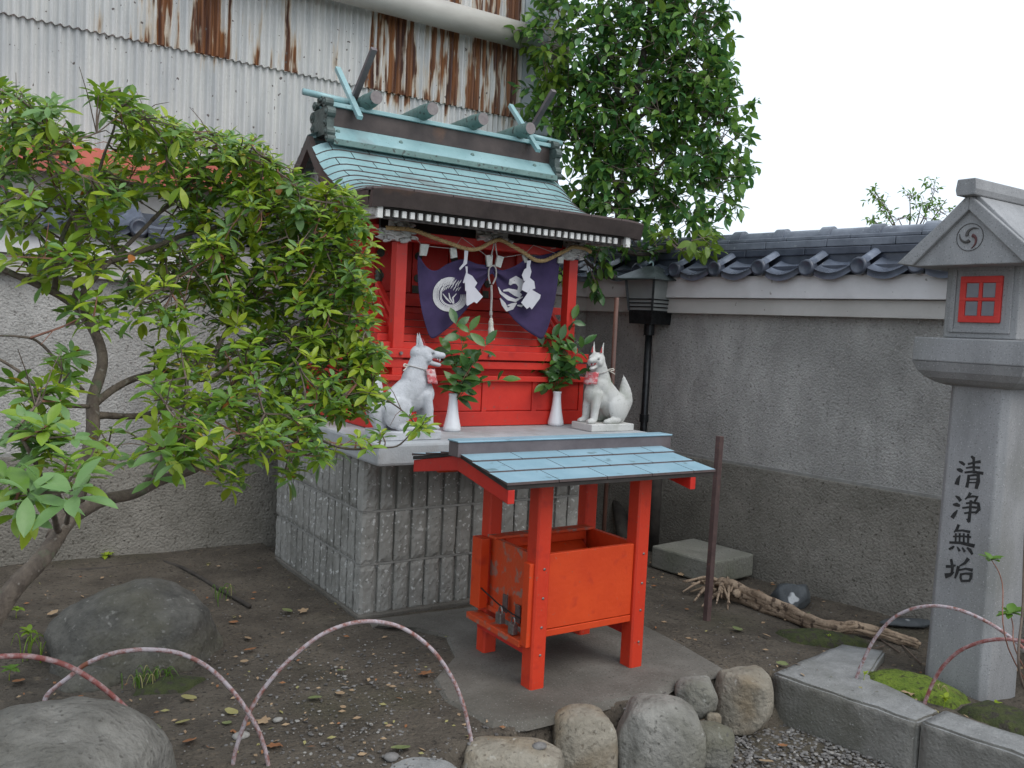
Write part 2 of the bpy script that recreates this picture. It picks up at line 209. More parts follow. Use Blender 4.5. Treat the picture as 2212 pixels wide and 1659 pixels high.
# ---------------------------------------------------------------- builders
WL={}
class MB:
    def __init__(s): s.v=[]; s.f=[]; s.mi=[]; s.cur=0
    def add(s,vs,fs):
        o=len(s.v); s.v+= [V(x) for x in vs]; s.f+=[tuple(i+o for i in f) for f in fs]; s.mi+=[s.cur]*len(fs); return s
    def box(s,x0,x1,y0,y1,z0,z1,mtx=None):
        vs=[V((x,y,z)) for x in (x0,x1) for y in (y0,y1) for z in (z0,z1)]
        if mtx: vs=[mtx@v for v in vs]
        return s.add(vs,[(0,1,3,2),(4,6,7,5),(0,4,5,1),(2,3,7,6),(0,2,6,4),(1,5,7,3)])
    def cbox(s,c,d,mtx=None):
        c=V(c); return s.box(c.x-d[0]/2,c.x+d[0]/2,c.y-d[1]/2,c.y+d[1]/2,c.z-d[2]/2,c.z+d[2]/2,mtx)
    def bar(s,a,b,w,h,up=(0,0,1)):
        a,b=V(a),V(b); d=(b-a); l=d.length; x=d.normalized(); y=V(up).cross(x); y=y.normalized() if y.length>1e-4 else V((0,1,0)); z=x.cross(y)
        mt=Matrix((x,y,z)).transposed().to_4x4(); mt.translation=a; return s.box(0,l,-w/2,w/2,-h/2,h/2,mt)
    def tube(s,pts,r,n=8,cap=True):
        pts=[V(p) for p in pts]; rs=r if isinstance(r,(list,tuple)) else [r]*len(pts); o=len(s.v); prev=None; vs=[]; fs=[]
        for i,p in enumerate(pts):
            t=(pts[min(i+1,len(pts)-1)]-pts[max(i-1,0)]).normalized()
            if prev is None: a=t.orthogonal().normalized()
            else:
                a=prev-t*prev.dot(t); a=a.normalized() if a.length>1e-6 else t.orthogonal().normalized()
            prev=a; b=t.cross(a)
            for k in range(n): th=2*PI*k/n; vs.append(p+(a*math.cos(th)+b*math.sin(th))*rs[i])
        for i in range(len(pts)-1):
            for k in range(n): k2=(k+1)%n; fs.append((i*n+k,i*n+k2,(i+1)*n+k2,(i+1)*n+k))
        if cap: fs.append(tuple(range(n))[::-1]); fs.append(tuple((len(pts)-1)*n+k for k in range(n)))
        return s.add(vs,fs)
    def lathe(s,prof,c=(0,0,0),n=24):
        c=V(c); vs=[];fs=[]
        for r,z in prof:
            for k in range(n): th=2*PI*k/n; vs.append(c+V((r*math.cos(th),r*math.sin(th),z)))
        for i in range(len(prof)-1):
            for k in range(n): k2=(k+1)%n; fs.append((i*n+k,i*n+k2,(i+1)*n+k2,(i+1)*n+k))
        fs.append(tuple(range(n))[::-1]); fs.append(tuple((len(prof)-1)*n+k for k in range(n)))
        return s.add(vs,fs)
    def prism(s,poly,f,a,b):   # poly 2D, f(u,v,w)->point
        n=len(poly); vs=[f(u,v,a) for u,v in poly]+[f(u,v,b) for u,v in poly]
        fs=[tuple(range(n)),tuple(range(n,2*n))[::-1]]+[(i,i+n,(i+1)%n+n,(i+1)%n) for i in range(n)]
        return s.add(vs,fs)
    def ell(s,c,r,rot=None,seg=12,rings=8):
        c=V(c); r=V(r) if hasattr(r,'__len__') else V((r,r,r)); vs=[];fs=[]
        for i in range(1,rings):
            ph=PI*i/rings
            for k in range(seg): th=2*PI*k/seg; p=V((r.x*math.sin(ph)*math.cos(th),r.y*math.sin(ph)*math.sin(th),r.z*math.cos(ph))); vs.append(c+(rot@p if rot else p))
        t=V((0,0,r.z)); vs+= [c+(rot@t if rot else t), c-(rot@t if rot else t)]; T=len(vs)-2
        for i in range(rings-2):
            for k in range(seg): k2=(k+1)%seg; fs.append((i*seg+k,(i+1)*seg+k,(i+1)*seg+k2,i*seg+k2))
        for k in range(seg): k2=(k+1)%seg; fs.append((T,k,k2)); fs.append((T+1,(rings-2)*seg+k2,(rings-2)*seg+k))
        return s.add(vs,fs)
    def obj(s,name,m,parent=None,smooth=False,bevel=0,origin=None,fix=True):
        xs=[v.x for v in s.v]; ys=[v.y for v in s.v]; zs=[v.z for v in s.v]
        c=V(origin) if origin is not None else V(((min(xs)+max(xs))/2,(min(ys)+max(ys))/2,min(zs)))
        me=bpy.data.meshes.new(name); me.from_pydata([v-c for v in s.v],[],s.f)
        ms=m if isinstance(m,(list,tuple)) else [m]
        for q in ms: me.materials.append(M[q])
        if len(ms)>1: me.polygons.foreach_set('material_index',s.mi)
        if fix:
            bm=bmesh.new(); bm.from_mesh(me); bmesh.ops.recalc_face_normals(bm,faces=bm.faces); bm.to_mesh(me); bm.free()
        if smooth: me.polygons.foreach_set('use_smooth',[True]*len(me.polygons))
        o=bpy.data.objects.new(name,me); COL.objects.link(o); place(o,c,parent)
        if bevel:
            b=o.modifiers.new('bevel','BEVEL'); b.width=bevel; b.segments=2; b.limit_method='ANGLE'; b.angle_limit=R(40)
        return o
def place(o,c,parent=None):
    c=V(c); WL[o]=c
    if parent is not None: o.parent=parent; o.location=c-WL[parent]
    else: o.location=c
def thing(name,loc,label,cat,group=None):
    o=bpy.data.objects.new(name,None); COL.objects.link(o); o.empty_display_size=.05; WL[o]=V(loc); o.location=loc; return tag(o,label,cat,group)
def tag(o,label,cat,group=None):
    o['label']=label; o['category']=cat
    if group: o['group']=group
    return o
def inst(src,name,c,parent,rot=None):
    o=bpy.data.objects.new(name,src.data); COL.objects.link(o); place(o,c,parent)
    for md in src.modifiers:
        q=o.modifiers.new(md.name,md.type)
        if md.type=='BEVEL': q.width=md.width; q.segments=md.segments; q.limit_method=md.limit_method; q.angle_limit=md.angle_limit
    if rot: o.rotation_euler=rot
    return o
def B(x0,x1,y0,y1,z0,z1,name,m,parent=None,bevel=.002): return MB().box(x0,x1,y0,y1,z0,z1).obj(name,m,parent,bevel=bevel)
def cat_rom(pts,k=6):
    pts=[V(p) for p in pts]; out=[]
    for i in range(len(pts)-1):
        p0=pts[max(i-1,0)];p1=pts[i];p2=pts[i+1];p3=pts[min(i+2,len(pts)-1)]
        for j in range(k):
            t=j/k; out.append(.5*((2*p1)+(-p0+p2)*t+(2*p0-5*p1+4*p2-p3)*t*t+(-p0+3*p1-3*p2+p3)*t**3))
    out.append(pts[-1]); return out
# ---------------------------------------------------------------- ground
def gz(x,y):
    z=0
    s=max(0,min(1,(x-2.9)/1.2)); z-=.085*s*s*(3-2*s)
    s=max(0,min(1,(2.5-x)/2.0)); z+= .0
    return z
def kerbline(x,y): # >0 on the bed side, <0 on the lower gravel path
    pts=[(-3,1.9),(.8,2.0),(1.2,2.30),(1.6,2.32),(1.95,2.38),(2.2,2.30),(2.5,2.38),(2.75,2.37),(2.97,2.31),(3.10,1.8),(3.28,.95),(3.9,-3)]
    for i in range(len(pts)-1):
        (xa,ya),(xb,yb)=pts[i],pts[i+1]
        if xa<=x<=xb:
            t=(x-xa)/(xb-xa); return y-(ya+(yb-ya)*t)
    return 1 if x>3.5 else 0
def ground():
    vs=[];fs=[];nx,ny=300,290; x0,x1,y0,y1=-3.2,6.0,-1.5,7.0
    for j in range(ny+1):
        for i in range(nx+1):
            x=x0+(x1-x0)*i/nx; y=y0+(y1-y0)*j/ny; k=kerbline(x,y); s=max(0,min(1,(k+.02)/.10))
            z=gz(x,y)*s+(-.20)*(1-s); z+=.010*noise.noise(V((x*3,y*3,0)))+.006*noise.noise(V((x*11,y*11,3)))+.003*noise.noise(V((x*31,y*31,5)))
            if y>4.75 and x<1.7: z+=.03*(min(1,(y-4.75)/.3))
            vs.append((x,y,z))
    for j in range(ny):
        for i in range(nx): a=j*(nx+1)+i; fs.append((a,a+1,a+nx+2,a+nx+1))
    o=MB().add(vs,fs).obj('ground','soil',smooth=True,fix=False); o['kind']='structure'
    g=MB(); n=24; g.add([(x*40-20,y*40-14,-.26) for x in (-1,2) for y in (-1,2)],[(0,2,3,1)]).obj('far_ground','soil',fix=False)['kind']='structure'
ground()
pad=[(1085,1300),(1330,1325),(1390,1345),(1480,1390),(1575,1445),(1550,1455),(1462,1478),(1430,1500),(1330,1518),(1235,1545),(1140,1568),(1060,1572),(1000,1545),(955,1515),(930,1470),(975,1420),(960,1375),(870,1352),(800,1350),(790,1336)]
def jag(poly,k=5,a=.012,close=True):
    out=[]
    for i in range(len(poly)):
        p,q=poly[i],poly[(i+1)%len(poly)]
        for j in range(k):
            t=j/k; out.append(V(p).lerp(V(q),t)+V((noise.noise(V((i*7+j,1,2)))*a,noise.noise(V((i*7+j,5,9)))*a,0)))
    return out
pp=jag([PZ(*q,.006) for q in pad],7,.03); b=MB(); n=len(pp); pc=sum(pp,V())/n
b.add([V((p.x,p.y,-.012)) for p in pp]+[V((pc.x+(p.x-pc.x)*.95,pc.y+(p.y-pc.y)*.95,.0125)) for p in pp]+[V((pc.x+(p.x-pc.x)*.88,pc.y+(p.y-pc.y)*.88,.0165)) for p in pp],[tuple(range(2*n,3*n))]+[(k*n+i,k*n+(i+1)%n,(k+1)*n+(i+1)%n,(k+1)*n+i) for k in (0,1) for i in range(n)])
o=b.obj('concrete_pad','pad'); o['kind']='structure'
# pebbles: one loose carpet nobody could count
def pebbles():
    b=MB(); ico=bmesh.new(); bmesh.ops.create_icosphere(ico,subdivisions=1,radius=1); iv=[v.co.copy() for v in ico.verts]; fi=[tuple(v.index for v in f.verts) for f in ico.faces]; ico.free()
    def stone(x,y,z,r):
        b.cur=random.choices((0,1,2),(5,4,1.6))[0]; a=random.random()*6.3; sx,sy,sz=r*random.uniform(.8,1.4),r*random.uniform(.6,1),r*random.uniform(.35,.6); ca,sa=math.cos(a),math.sin(a)
        b.add([V((x+ca*v.x*sx-sa*v.y*sy,y+sa*v.x*sx+ca*v.y*sy,z+v.z*sz)) for v in [q*random.uniform(.85,1.12) for q in iv]],fi)
    for _ in range(5200):     # gravel path below the kerb
        x=random.uniform(2.0,3.1); y=random.uniform(1.2,2.3)
        if kerbline(x,y)<-.02: stone(x,y,-.2+random.uniform(0,.008),random.uniform(.005,.012))
    for _ in range(1500):     # stony earth in the bed
        q=PZ(random.gauss(850,230),random.uniform(1400,1659),0)
        if kerbline(q.x,q.y)>.03 : stone(q.x,q.y,.003,random.choice((.002,.003,.003,.004,.005,.008)))
    for _ in range(1300):
        q=PZ(random.uniform(100,2100),random.uniform(1180,1480),0)
        z=gz(q.x,q.y)
        if kerbline(q.x,q.y)>.03: stone(q.x,q.y,z+.002,random.choice((.002,.003,.004,.006)))
    o=b.obj('pebble_gravel',['pebble1','pebble2','pebble3'],fix=False); o['kind']='stuff'; tag(o,'loose grey pebbles and grit scattered over the earth and path','gravel')
pebbles()
# ---------------------------------------------------------------- rocks
def rock(name,c,dims,seed,m,label,cat='stone',facets=9,rough=.06,rotz=0,sub=4,group=None,fl=.78,ex=1.0):
    rnd=random.Random(seed); bm=bmesh.new(); bmesh.ops.create_icosphere(bm,subdivisions=sub,radius=1)
    pl=[(V((rnd.gauss(0,1),rnd.gauss(0,1),rnd.gauss(0,.8))).normalized(),rnd.uniform(fl,fl+.17)) for _ in range(facets)]
    for v in bm.verts:
        p=v.co.copy()
        for n_,d_ in pl:
            k=p.dot(n_)-d_
            if k>0: p-=n_*k*.92
        p*=1+rough*noise.noise(p*1.7+V((seed*3.1,0,0)))*2+.035*noise.noise(p*5+V((seed,7,0)))+.012*noise.noise(p*14+V((seed,1,0)))
        p=V([math.copysign(abs(c_)**ex,c_) for c_ in p]); v.co=p
    for ax in range(3):
        mxx=max(abs(v.co[ax]) for v in bm.verts)
        for v in bm.verts: v.co[ax]*=dims[ax]/mxx
    me=bpy.data.meshes.new(name); bm.to_mesh(me); bm.free(); me.materials.append(M[m]); me.polygons.foreach_set('use_smooth',[True]*len(me.polygons))
    o=bpy.data.objects.new(name,me); COL.objects.link(o); place(o,c); o.rotation_euler=(0,0,rotz); return tag(o,label,cat,group)
def rock_at(cx,cy,wpx,hpx,zc,*a,yr=.85,**k):
    c=PZ(cx,cy,zc); s=depth(c)/FOC; k.setdefault('ex',.66); k['rotz']=-.587+k.get('rotz',0)*.25; return rock(a[0],c,(wpx/2*s*1.04,wpx/2*s*yr,hpx/2*s*1.02),*a[1:],**k)
rock_at(1424,1612,186,210,-.10,'edging_stone',11,'rock','largest rounded grey stone of the bed edging, centre of the row','stone',group='stones edging the planting bed',rotz=.4)
rock_at(1258,1612,146,165,-.095,'edging_stone',12,'rock_tan','round buff edging stone left of the largest edging stone','stone',group='stones edging the planting bed',rotz=.8)
rock_at(1102,1662,232,120,-.078,'edging_stone',13,'rock_tan','low wide tan and grey edging stone at the bottom of the photo','stone',group='stones edging the planting bed',yr=.6)
rock_at(898,1690,190,85,-.06,'edging_stone',14,'granite_top','flat pale grey edging stone cut off by the bottom edge of the photo','stone',group='stones edging the planting bed',yr=.6)
rock_at(1503,1506,90,88,-.03,'edging_stone',15,'rock','small grey edging stone behind the largest one, beside the brown block','stone',group='stones edging the planting bed')
rock_at(1606,1508,122,142,-.07,'edging_stone',16,'rock_tan','squarish brown and cream edging stone next to the granite kerb','stone',group='stones edging the planting bed',facets=12,fl=.66,rotz=.5)
rock_at(1536,1612,96,100,-.13,'edging_stone',17,'rock','upright grey stone low on the gravel right of the largest edging stone','stone',group='stones edging the planting bed',facets=12,fl=.68)
rock_at(1540,1560,34,44,-.10,'edging_stone',18,'rock_tan','tiny wedge stone jammed between the edging stones','stone',group='stones edging the planting bed',sub=3)
rock('boulder',PZ(292,1400,.02),(.335,.27,.27),23,'rock_dark','big dark domed boulder lying on the earth behind the wire hoops','boulder',facets=6,rough=.05,rotz=-.2,sub=5)
rock('boulder',PD(95,1640,2.02)+V((0,0,-.13)),(.33,.30,.235),25,'rock_mid','pale grey boulder filling the bottom left corner','boulder',facets=7,rough=.05,sub=5,rotz=.9)
rock('rock',PZ(195,1475,.0),(.11,.09,.055),29,'rock_dark','small dark stone peeping between the two boulders','stone',facets=9,sub=3)
rock('rock',PZ(1712,1295,-.05),(.15,.11,.10),31,'rock_blue','blue black rock with white chips in front of the right wall','stone',facets=12,fl=.62,rotz=.3)
rock('rock',PZ(1965,1345,-.06),(.16,.05,.02),33,'rock_blue','long low dark stone by the foot of the lantern','stone',facets=9,sub=3,rotz=-.5)
for i,(x,y,r_,mm,lb) in enumerate([(520,1590,.022,'pebble3','pale pebble under the crossing of the two left hoops'),(600,1555,.014,'pebble3','small white pebble right of the crossing hoops'),(1165,1612,.02,'pebble1','grey pebble behind the low tan edging stone'),(845,1635,.02,'pebble1','grey pebble beside the leaf near the bottom edge')]):
    rock('pebble',PZ(x,y,.01),(r_*1.3,r_,r_*.6),40+i,mm,lb,'pebble',sub=2)
# stone block by the right wall
b=MB(); q=[PZ(1421,1205,-.02),PZ(1538,1240,-.02),PZ(1611,1218,-.04)]; ux=(q[2]-q[1]); ux.z=0
b.box(0,.40,0,.46,0,.135,Matrix.Translation(V((3.78,3.52,-.06)))@Matrix.Rotation(R(7),4,'Z'))
o=b.obj('stone_block','stone_block',bevel=.012); tag(o,'squared olive grey stone block lying against the right wall','stone block')
# ---------------------------------------------------------------- granite kerb
def kerb(name,poly,top,bot,label,seed):
    bm=bmesh.new(); vs=[bm.verts.new((p[0],p[1],top)) for p in poly]; f=bm.faces.new(vs)
    r=bmesh.ops.extrude_face_region(bm,geom=[f]); bmesh.ops.translate(bm,vec=(0,0,bot-top),verts=[v for v in r['geom'] if isinstance(v,bmesh.types.BMVert)])
    bmesh.ops.recalc_face_normals(bm,faces=bm.faces)
    bmesh.ops.bevel(bm,geom=[e for e in bm.edges],offset=.009,segments=2,affect='EDGES')
    bmesh.ops.triangulate(bm,faces=bm.faces[:])
    for _ in range(4): bmesh.ops.subdivide_edges(bm,edges=[e for e in bm.edges if e.calc_length()>.035],cuts=1,use_grid_fill=False); bmesh.ops.triangulate(bm,faces=bm.faces[:])
    for v in bm.verts:
        k=noise.noise(v.co*9+V((seed,0,0)))*.004+noise.noise(v.co*45)*.0018; v.co+=V((k,k*.7,k))
    c=V((sum(p[0] for p in poly)/len(poly),sum(p[1] for p in poly)/len(poly),bot)); bmesh.ops.translate(bm,vec=-c,verts=bm.verts)
    me=bpy.data.meshes.new(name); bm.to_mesh(me); bm.free(); me.materials.append(M['granite_side']); me.materials.append(M['granite_top'])
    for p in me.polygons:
        p.use_smooth=True; p.material_index=1 if p.normal.z>.45 else 0  # up-facing faces take the paler granite, all others the darker one
    o=bpy.data.objects.new(name,me); COL.objects.link(o); place(o,c); return tag(o,label,'kerb stone','granite kerb stones of the lantern bed')
kerb('kerb_stone',[(2.914,2.354),(3.20,2.405),(3.48,2.445),(3.60,2.30),(3.40,2.21),(3.27,2.15),(3.19,1.795),(3.026,1.787)],.0,-.24,'wide granite kerb stone left of the joint, its broad top running back to the moss',3)
kerb('kerb_stone',[(3.030,1.778),(3.205,1.788),(3.30,1.2),(3.38,.8),(3.22,.78),(3.12,1.25)],.008,-.24,'granite kerb stone in the bottom right corner, rough pale top edge',5)
# moss cushions
def moss(name,poly,h,label,m='moss'):
    pts=jag([V((p[0],p[1],0)) for p in poly],4,.02); n=len(pts); c=sum(pts,V())/n; b=MB(); vs=[];fs=[]; K=7
    for k in range(K+1):
        t=k/K
        for p in pts:
            q=c.lerp(p,1-t); z=h*(1-(1-t)**2)**.6 if t>0 else -.01
            z+=.008*noise.noise(V((q.x*40,q.y*40,k)))*(t>0); vs.append((q.x,q.y,gz(q.x,q.y)+z))
    for k in range(K):
        for i in range(n): fs.append((k*n+i,k*n+(i+1)%n,(k+1)*n+(i+1)%n,(k+1)*n+i))
    o=b.add(vs,fs).obj(name,m,smooth=True); o['kind']='stuff'; return tag(o,label,'moss')
moss('moss',[(3.21,2.13),(3.28,2.19),(3.42,2.19),(3.52,2.10),(3.56,2.0),(3.50,1.84),(3.30,1.80),(3.24,1.93)],.055,'bright green moss cushion between the granite kerb and the lantern foot')
moss('moss',[(3.30,1.80),(3.52,1.82),(3.60,1.66),(3.45,1.5),(3.3,1.55),(3.26,1.7)],.05,'dull brownish moss on the earth in front of the lantern foot','moss_dull')
moss('moss',[(3.38,2.75),(3.62,2.72),(3.80,2.50),(3.72,2.42),(3.5,2.50),(3.36,2.62)],.05,'thin moss patch between the driftwood root and the kerb','moss_dull')
moss('moss',[(.62,3.25),(.78,3.18),(.90,3.28),(.80,3.36),(.66,3.35)],.025,'dark moss at the foot of the domed boulder','moss_dull')
# ---------------------------------------------------------------- plinth of split blocks with cement slab
PX0,PX1,PY0,PY1=1.667,3.0,3.675,4.80
pl=thing('block_plinth',((PX0+PX1)/2,(PY0+PY1)/2,0),'grey ribbed concrete block plinth with a pale cement slab top carrying the red shrine','plinth')
B(PX0+.035,PX1-.035,PY0+.035,PY1-.035,-.02,.735,'core','mortar_dark',pl,0)
B(PX0-.012,PX1+.06,PY0-.022,PY1,-.05,.018,'footing','pad',pl,.006)
def ribmesh(nr,h,seed,pitch=.0835,flat=False):
    """block face on local XZ, ribs towards -Y"""
    b=MB(); w=nr*pitch; b.box(0,w-.004,.023,.05,0.003,h-.006); rnd=random.Random(seed)
    for i in range(nr):
        a=i*pitch+(.003 if i==0 else .009); c=(i+1)*pitch-(.007 if i==nr-1 else .009); nx,nz=5,12; vs=[];fs=[]
        for kz in range(nz+1):
            for kx in range(nx+1):
                x=a+(c-a)*kx/nx; z=.005+(h-.013)*kz/nz; e=(kx in(0,nx)) or (kz in (0,nz)); y=rnd.uniform(-.0025,.0025)+(.007 if e else 0); vs.append((x,y,z))
        for kz in range(nz):
            for kx in range(nx): q=kz*(nx+1)+kx; fs.append((q,q+1,q+nx+2,q+nx+1))
        o=len(vs)
        rim=[kx for kx in range(nx+1)]+[kz*(nx+1)+nx for kz in range(1,nz+1)]+[nz*(nx+1)+kx for kx in range(nx-1,-1,-1)]+[kz*(nx+1) for kz in range(nz-1,0,-1)]
        vs+=[(vs[r][0]+(.003 if vs[r][0]>(a+c)/2 else -.003),.03,vs[r][2]) for r in rim]
        for k in range(len(rim)): k2=(k+1)%len(rim); fs.append((rim[k],o+k,o+k2,rim[k2]))
        b.add(vs,fs)
    return b
CH=.245
protos={}
for nr in (2,4):
    for s_ in range(3): protos[(nr,s_)]=None
def put_block(nr,s_,loc,rot):
    k=(nr,s_)
    if protos.get(k) is None:
        o=ribmesh(nr,CH,s_*11+nr).obj('block','splitblock',pl,origin=(0,0,0)); protos[k]=o
    else: o=inst(protos[k],'block',(0,0,0),pl)
    o.location=V(loc)-WL[pl]; o.rotation_euler=(0,0,rot)
PT=.0835
for c in range(3):
    x=PX0; z=c*CH
    for i,nr in enumerate([4,4,4,4] if c%2==0 else [2,4,4,4,2]):
        put_block(nr,(i+c)%3,(x,PY0,z),0); x+=PT*nr
    y=PY0+PT*14
    for i,nr in enumerate([2,4,4,4] if c%2==0 else [4,4,4,2]): put_block(nr,(i+c+1)%3,(PX0,y,z),-PI/2); y-=PT*nr
    for i in range(3): put_block(4,(c+i)%3,(PX1,PY0+i*PT*4,z),PI/2)
b=MB()
for c in (1,2): b.box(PX0+.004,PX1-.004,PY0+.006,PY1,c*CH-.0065,c*CH+.0035)
b.obj('mortar_joint','mortar',pl)
B(1.622,3.250,3.44,4.92,.735,.835,'slab','slab',pl,.014)
# ---------------------------------------------------------------- shrine
SX0,SX1=1.80,3.10; XC=2.455
sh=thing('wayside_shrine',(XC,4.3,.835),'small vermilion wooden shrine with a green copper roof standing on the block plinth','shrine')
P=lambda *a,**k: B(*a,parent=sh,**k)
P(SX0,SX1,3.935,4.80,.838,.912,'base_board','red')
P(SX0+.012,SX1-.012,3.95,4.79,.912,1.072,'base_panel_core','red')
n=4; pw=(SX1-SX0-.03)/n
for i in range(n):
    P(SX0+.015+i*pw+.016,SX0+.015+(i+1)*pw-.016,3.943,3.952,.916,1.070,'base_panel','red',bevel=.003)
for i in range(n+1):
    x=SX0+.015+i*pw; P(max(SX0,x-.015),min(SX1,x+.015),3.936,3.956,.912,1.072,'base_stile','red')
for i in range(4):
    y=3.97+i*.21; P(SX0+.002,SX0+.014,y,y+.19,.918,1.066,'side_panel','red_deep')
P(SX0-.018,SX1+.018,3.915,4.82,1.072,1.100,'ledge','red')
P(SX0+.03,SX1-.03,3.975,4.75,1.100,1.136,'recessed_course','red_deep')
P(SX0-.008,SX1+.008,3.93,4.79,1.136,1.174,'frame_board','red')
P(SX0+.03,SX1-.03,3.97,4.70,1.174,1.184,'shadow_gap','red_deep',bevel=0)
P(SX0-.01,SX1+.01,3.918,3.99,1.184,1.229,'bolted_beam','red')
P(SX0-.01,SX0+.05,3.99,4.79,1.184,1.229,'side_beam','red_deep'); P(SX1-.05,SX1+.01,3.99,4.79,1.184,1.229,'side_beam','red_deep')
for x in (1.885,1.945,2.455,2.965): MB().tube([(x,3.924,1.207),(x,3.906,1.207)],.0085,8).obj('bolt','bolt',sh,smooth=False)
# stairs between the pillars up to the veranda
for i,(y,z0,z1) in enumerate([(3.952,1.229,1.262),(3.990,1.262,1.300),(4.029,1.300,1.337),(4.066,1.337,1.373),(4.112,1.373,1.408)]):
    P(1.852,3.058,y,y+.10,z0,z1-.0025,'stair_step','red',bevel=.0015)
P(1.83,3.08,4.216,4.40,1.408,1.440,'veranda_joist','red'); P(1.80,3.11,4.20,4.82,1.444,1.486,'veranda_floor','red')
P(1.84,1.87,4.20,4.23,1.19,1.408,'veranda_post','red_deep'); P(3.04,3.07,4.20,4.23,1.19,1.408,'veranda_post','red_deep')
for x in (1.95,2.96):
    MB().bar((x,3.975,1.235),(x,4.20,1.475),.022,.05).obj('stair_stringer','red_deep',sh,bevel=.002)
    MB().bar((x,4.02,1.385),(x,4.21,1.545),.024,.022).obj('handrail','red_deep',sh,bevel=.002)
    MB().bar((x,4.00,1.31),(x,4.21,1.50),.014,.014).obj('handrail_lower','red_deep',sh)
    q=MB().tube([(x,4.213,1.445),(x,4.213,1.56)],.018,12).obj('newel_post','red',sh,smooth=True)
    MB().lathe([(.019,0),(.019,.018),(.015,.021),(.021,.026),(.021,.032),(.012,.036),(.019,.046),(.016,.056),(.003,.068)],(x,4.213,1.56),12).obj('newel_cap','patina_metal',q,smooth=True)
# hall behind
P(1.98,2.93,4.40,4.78,1.486,1.93,'hall_core','red_deep')
for x in (1.965,2.92): P(x-.028,x+.028,4.36,4.415,1.486,1.96,'hall_post','red')
P(1.93,2.96,4.362,4.405,1.80,1.86,'hall_lintel','red'); P(1.93,2.96,4.362,4.405,1.486,1.515,'hall_sill','red')
for i in range(4):
    x=2.0+i*.225; d_=B(x,x+.218,4.375,4.398,1.52,1.795,'door_leaf','red_deep',sh)
    for zz in (1.60,1.72):
        MB().tube([(x+.03,4.377,zz),(x+.03,4.366,zz)],.022,12).obj('door_boss','patina_metal',d_)
    B(x,x+.04,4.3700,4.3745,1.52,1.56,'corner_fitting','patina_metal',d_,0)
# side walls of hall
for i in range(5): P(1.972,1.979,4.43+i*.07,4.497+i*.07,1.49,1.9,'wall_board','red_deep',bevel=.001)
# front pillars and carved work
for x in (1.938,2.982):
    P(x-.029,x+.029,3.930,3.988,1.229,1.745,'front_pillar','red')
    P(x-.027,x+.027,3.932,3.985,1.10,1.184,'pillar_foot','red')
    MB().bar((x,3.99,1.80),(x,4.38,1.84),.04,.05).obj('tie_beam','red_deep',sh,bevel=.003)
P(1.96,2.96,3.936,3.980,1.752,1.800,'front_lintel','red')
def carving(x0,x1,y0,y1,z0,z1,seed,name,m='carve',parent=None,beast=0):
    """cloud-like carved block: many swirling lobes fused"""
    rnd=random.Random(seed); b=MB(); cx=(x0+x1)/2
    b.box(x0+.015,x1-.015,y0+.008,y1,z0+.008,z1-.004)
    for i in range(22):
        x=rnd.uniform(x0,x1); z=rnd.uniform(z0,z1); r_=rnd.uniform(.008,.016); b.ell((x,y0+rnd.uniform(-.004,.012),z),(r_*1.7,r_,r_*.65),Matrix.Rotation(rnd.uniform(-.5,.5),3,'Y'),8,6)
    if beast:
        for k in range(5): z=z0+.008+(z1-z0)*k/5; s=beast; xe=x0 if s<0 else x1; b.tube([(xe,y0+.02,z),(xe+s*.02,y0+.015,z+.002),(xe+s*rnd.uniform(.03,.05),y0+.01,z+rnd.uniform(-.006,.014))],[.009,.007,.002],6)
    return b.obj(name,m,parent,smooth=False)
carving(1.835,1.99,3.905,3.985,1.742,1.795,3,'carved_bracket',parent=sh,beast=-1)
carving(2.895,3.01,3.905,3.985,1.742,1.800,4,'carved_bracket',parent=sh,beast=1)
carving(1.865,1.975,3.90,3.975,1.800,1.850,5,'bracket_arm',parent=sh); carving(2.92,3.03,3.90,3.975,1.803,1.852,6,'bracket_arm',parent=sh)
o=carving(2.36,2.56,3.925,3.975,1.795,1.852,7,'frog_leg_strut',parent=sh)
P(1.76,3.13,3.91,3.975,1.852,1.885,'eave_purlin','dark'); P(1.86,3.07,4.02,4.04,1.79,1.97,'shadow_board','dark')  # added dark board behind the strut shuts out sky, stands for eave shade
# roof
PROF=[(4.52,2.345),(4.46,2.285),(4.40,2.228),(4.30,2.148),(4.20,2.087),(4.08,2.032),(3.93,1.985),(3.80,1.963),(3.675,1.953)]
BACK=[(4.52,2.345),(4.62,2.265),(4.75,2.175),(4.90,2.085),(5.02,2.03)]
RX0,RX1=1.66,3.245
fr=cat_rom([(0,y,z) for y,z in PROF],8)
arc=[0]
for i in range(1,len(fr)): arc.append(arc[-1]+(fr[i]-fr[i-1]).length)
def at_arc(s,tab=fr,ar=arc):
    s=max(0,min(s,ar[-1]))
    for i in range(1,len(ar)):
        if s<=ar[i]: t=(s-ar[i-1])/(ar[i]-ar[i-1]); return tab[i-1].lerp(tab[i],t),(tab[i]-tab[i-1]).normalized()
def edge_drop(x,y=4.5):
    d=min(x-RX0,RX1-x); k=max(0,(.15-d)/.15); return -.045*k**2.2*max(.25,min(1,(y-3.68)/.35))
S0=.175; rows=11; step=(arc[-1]-S0)/rows
rnd=random.Random(5)
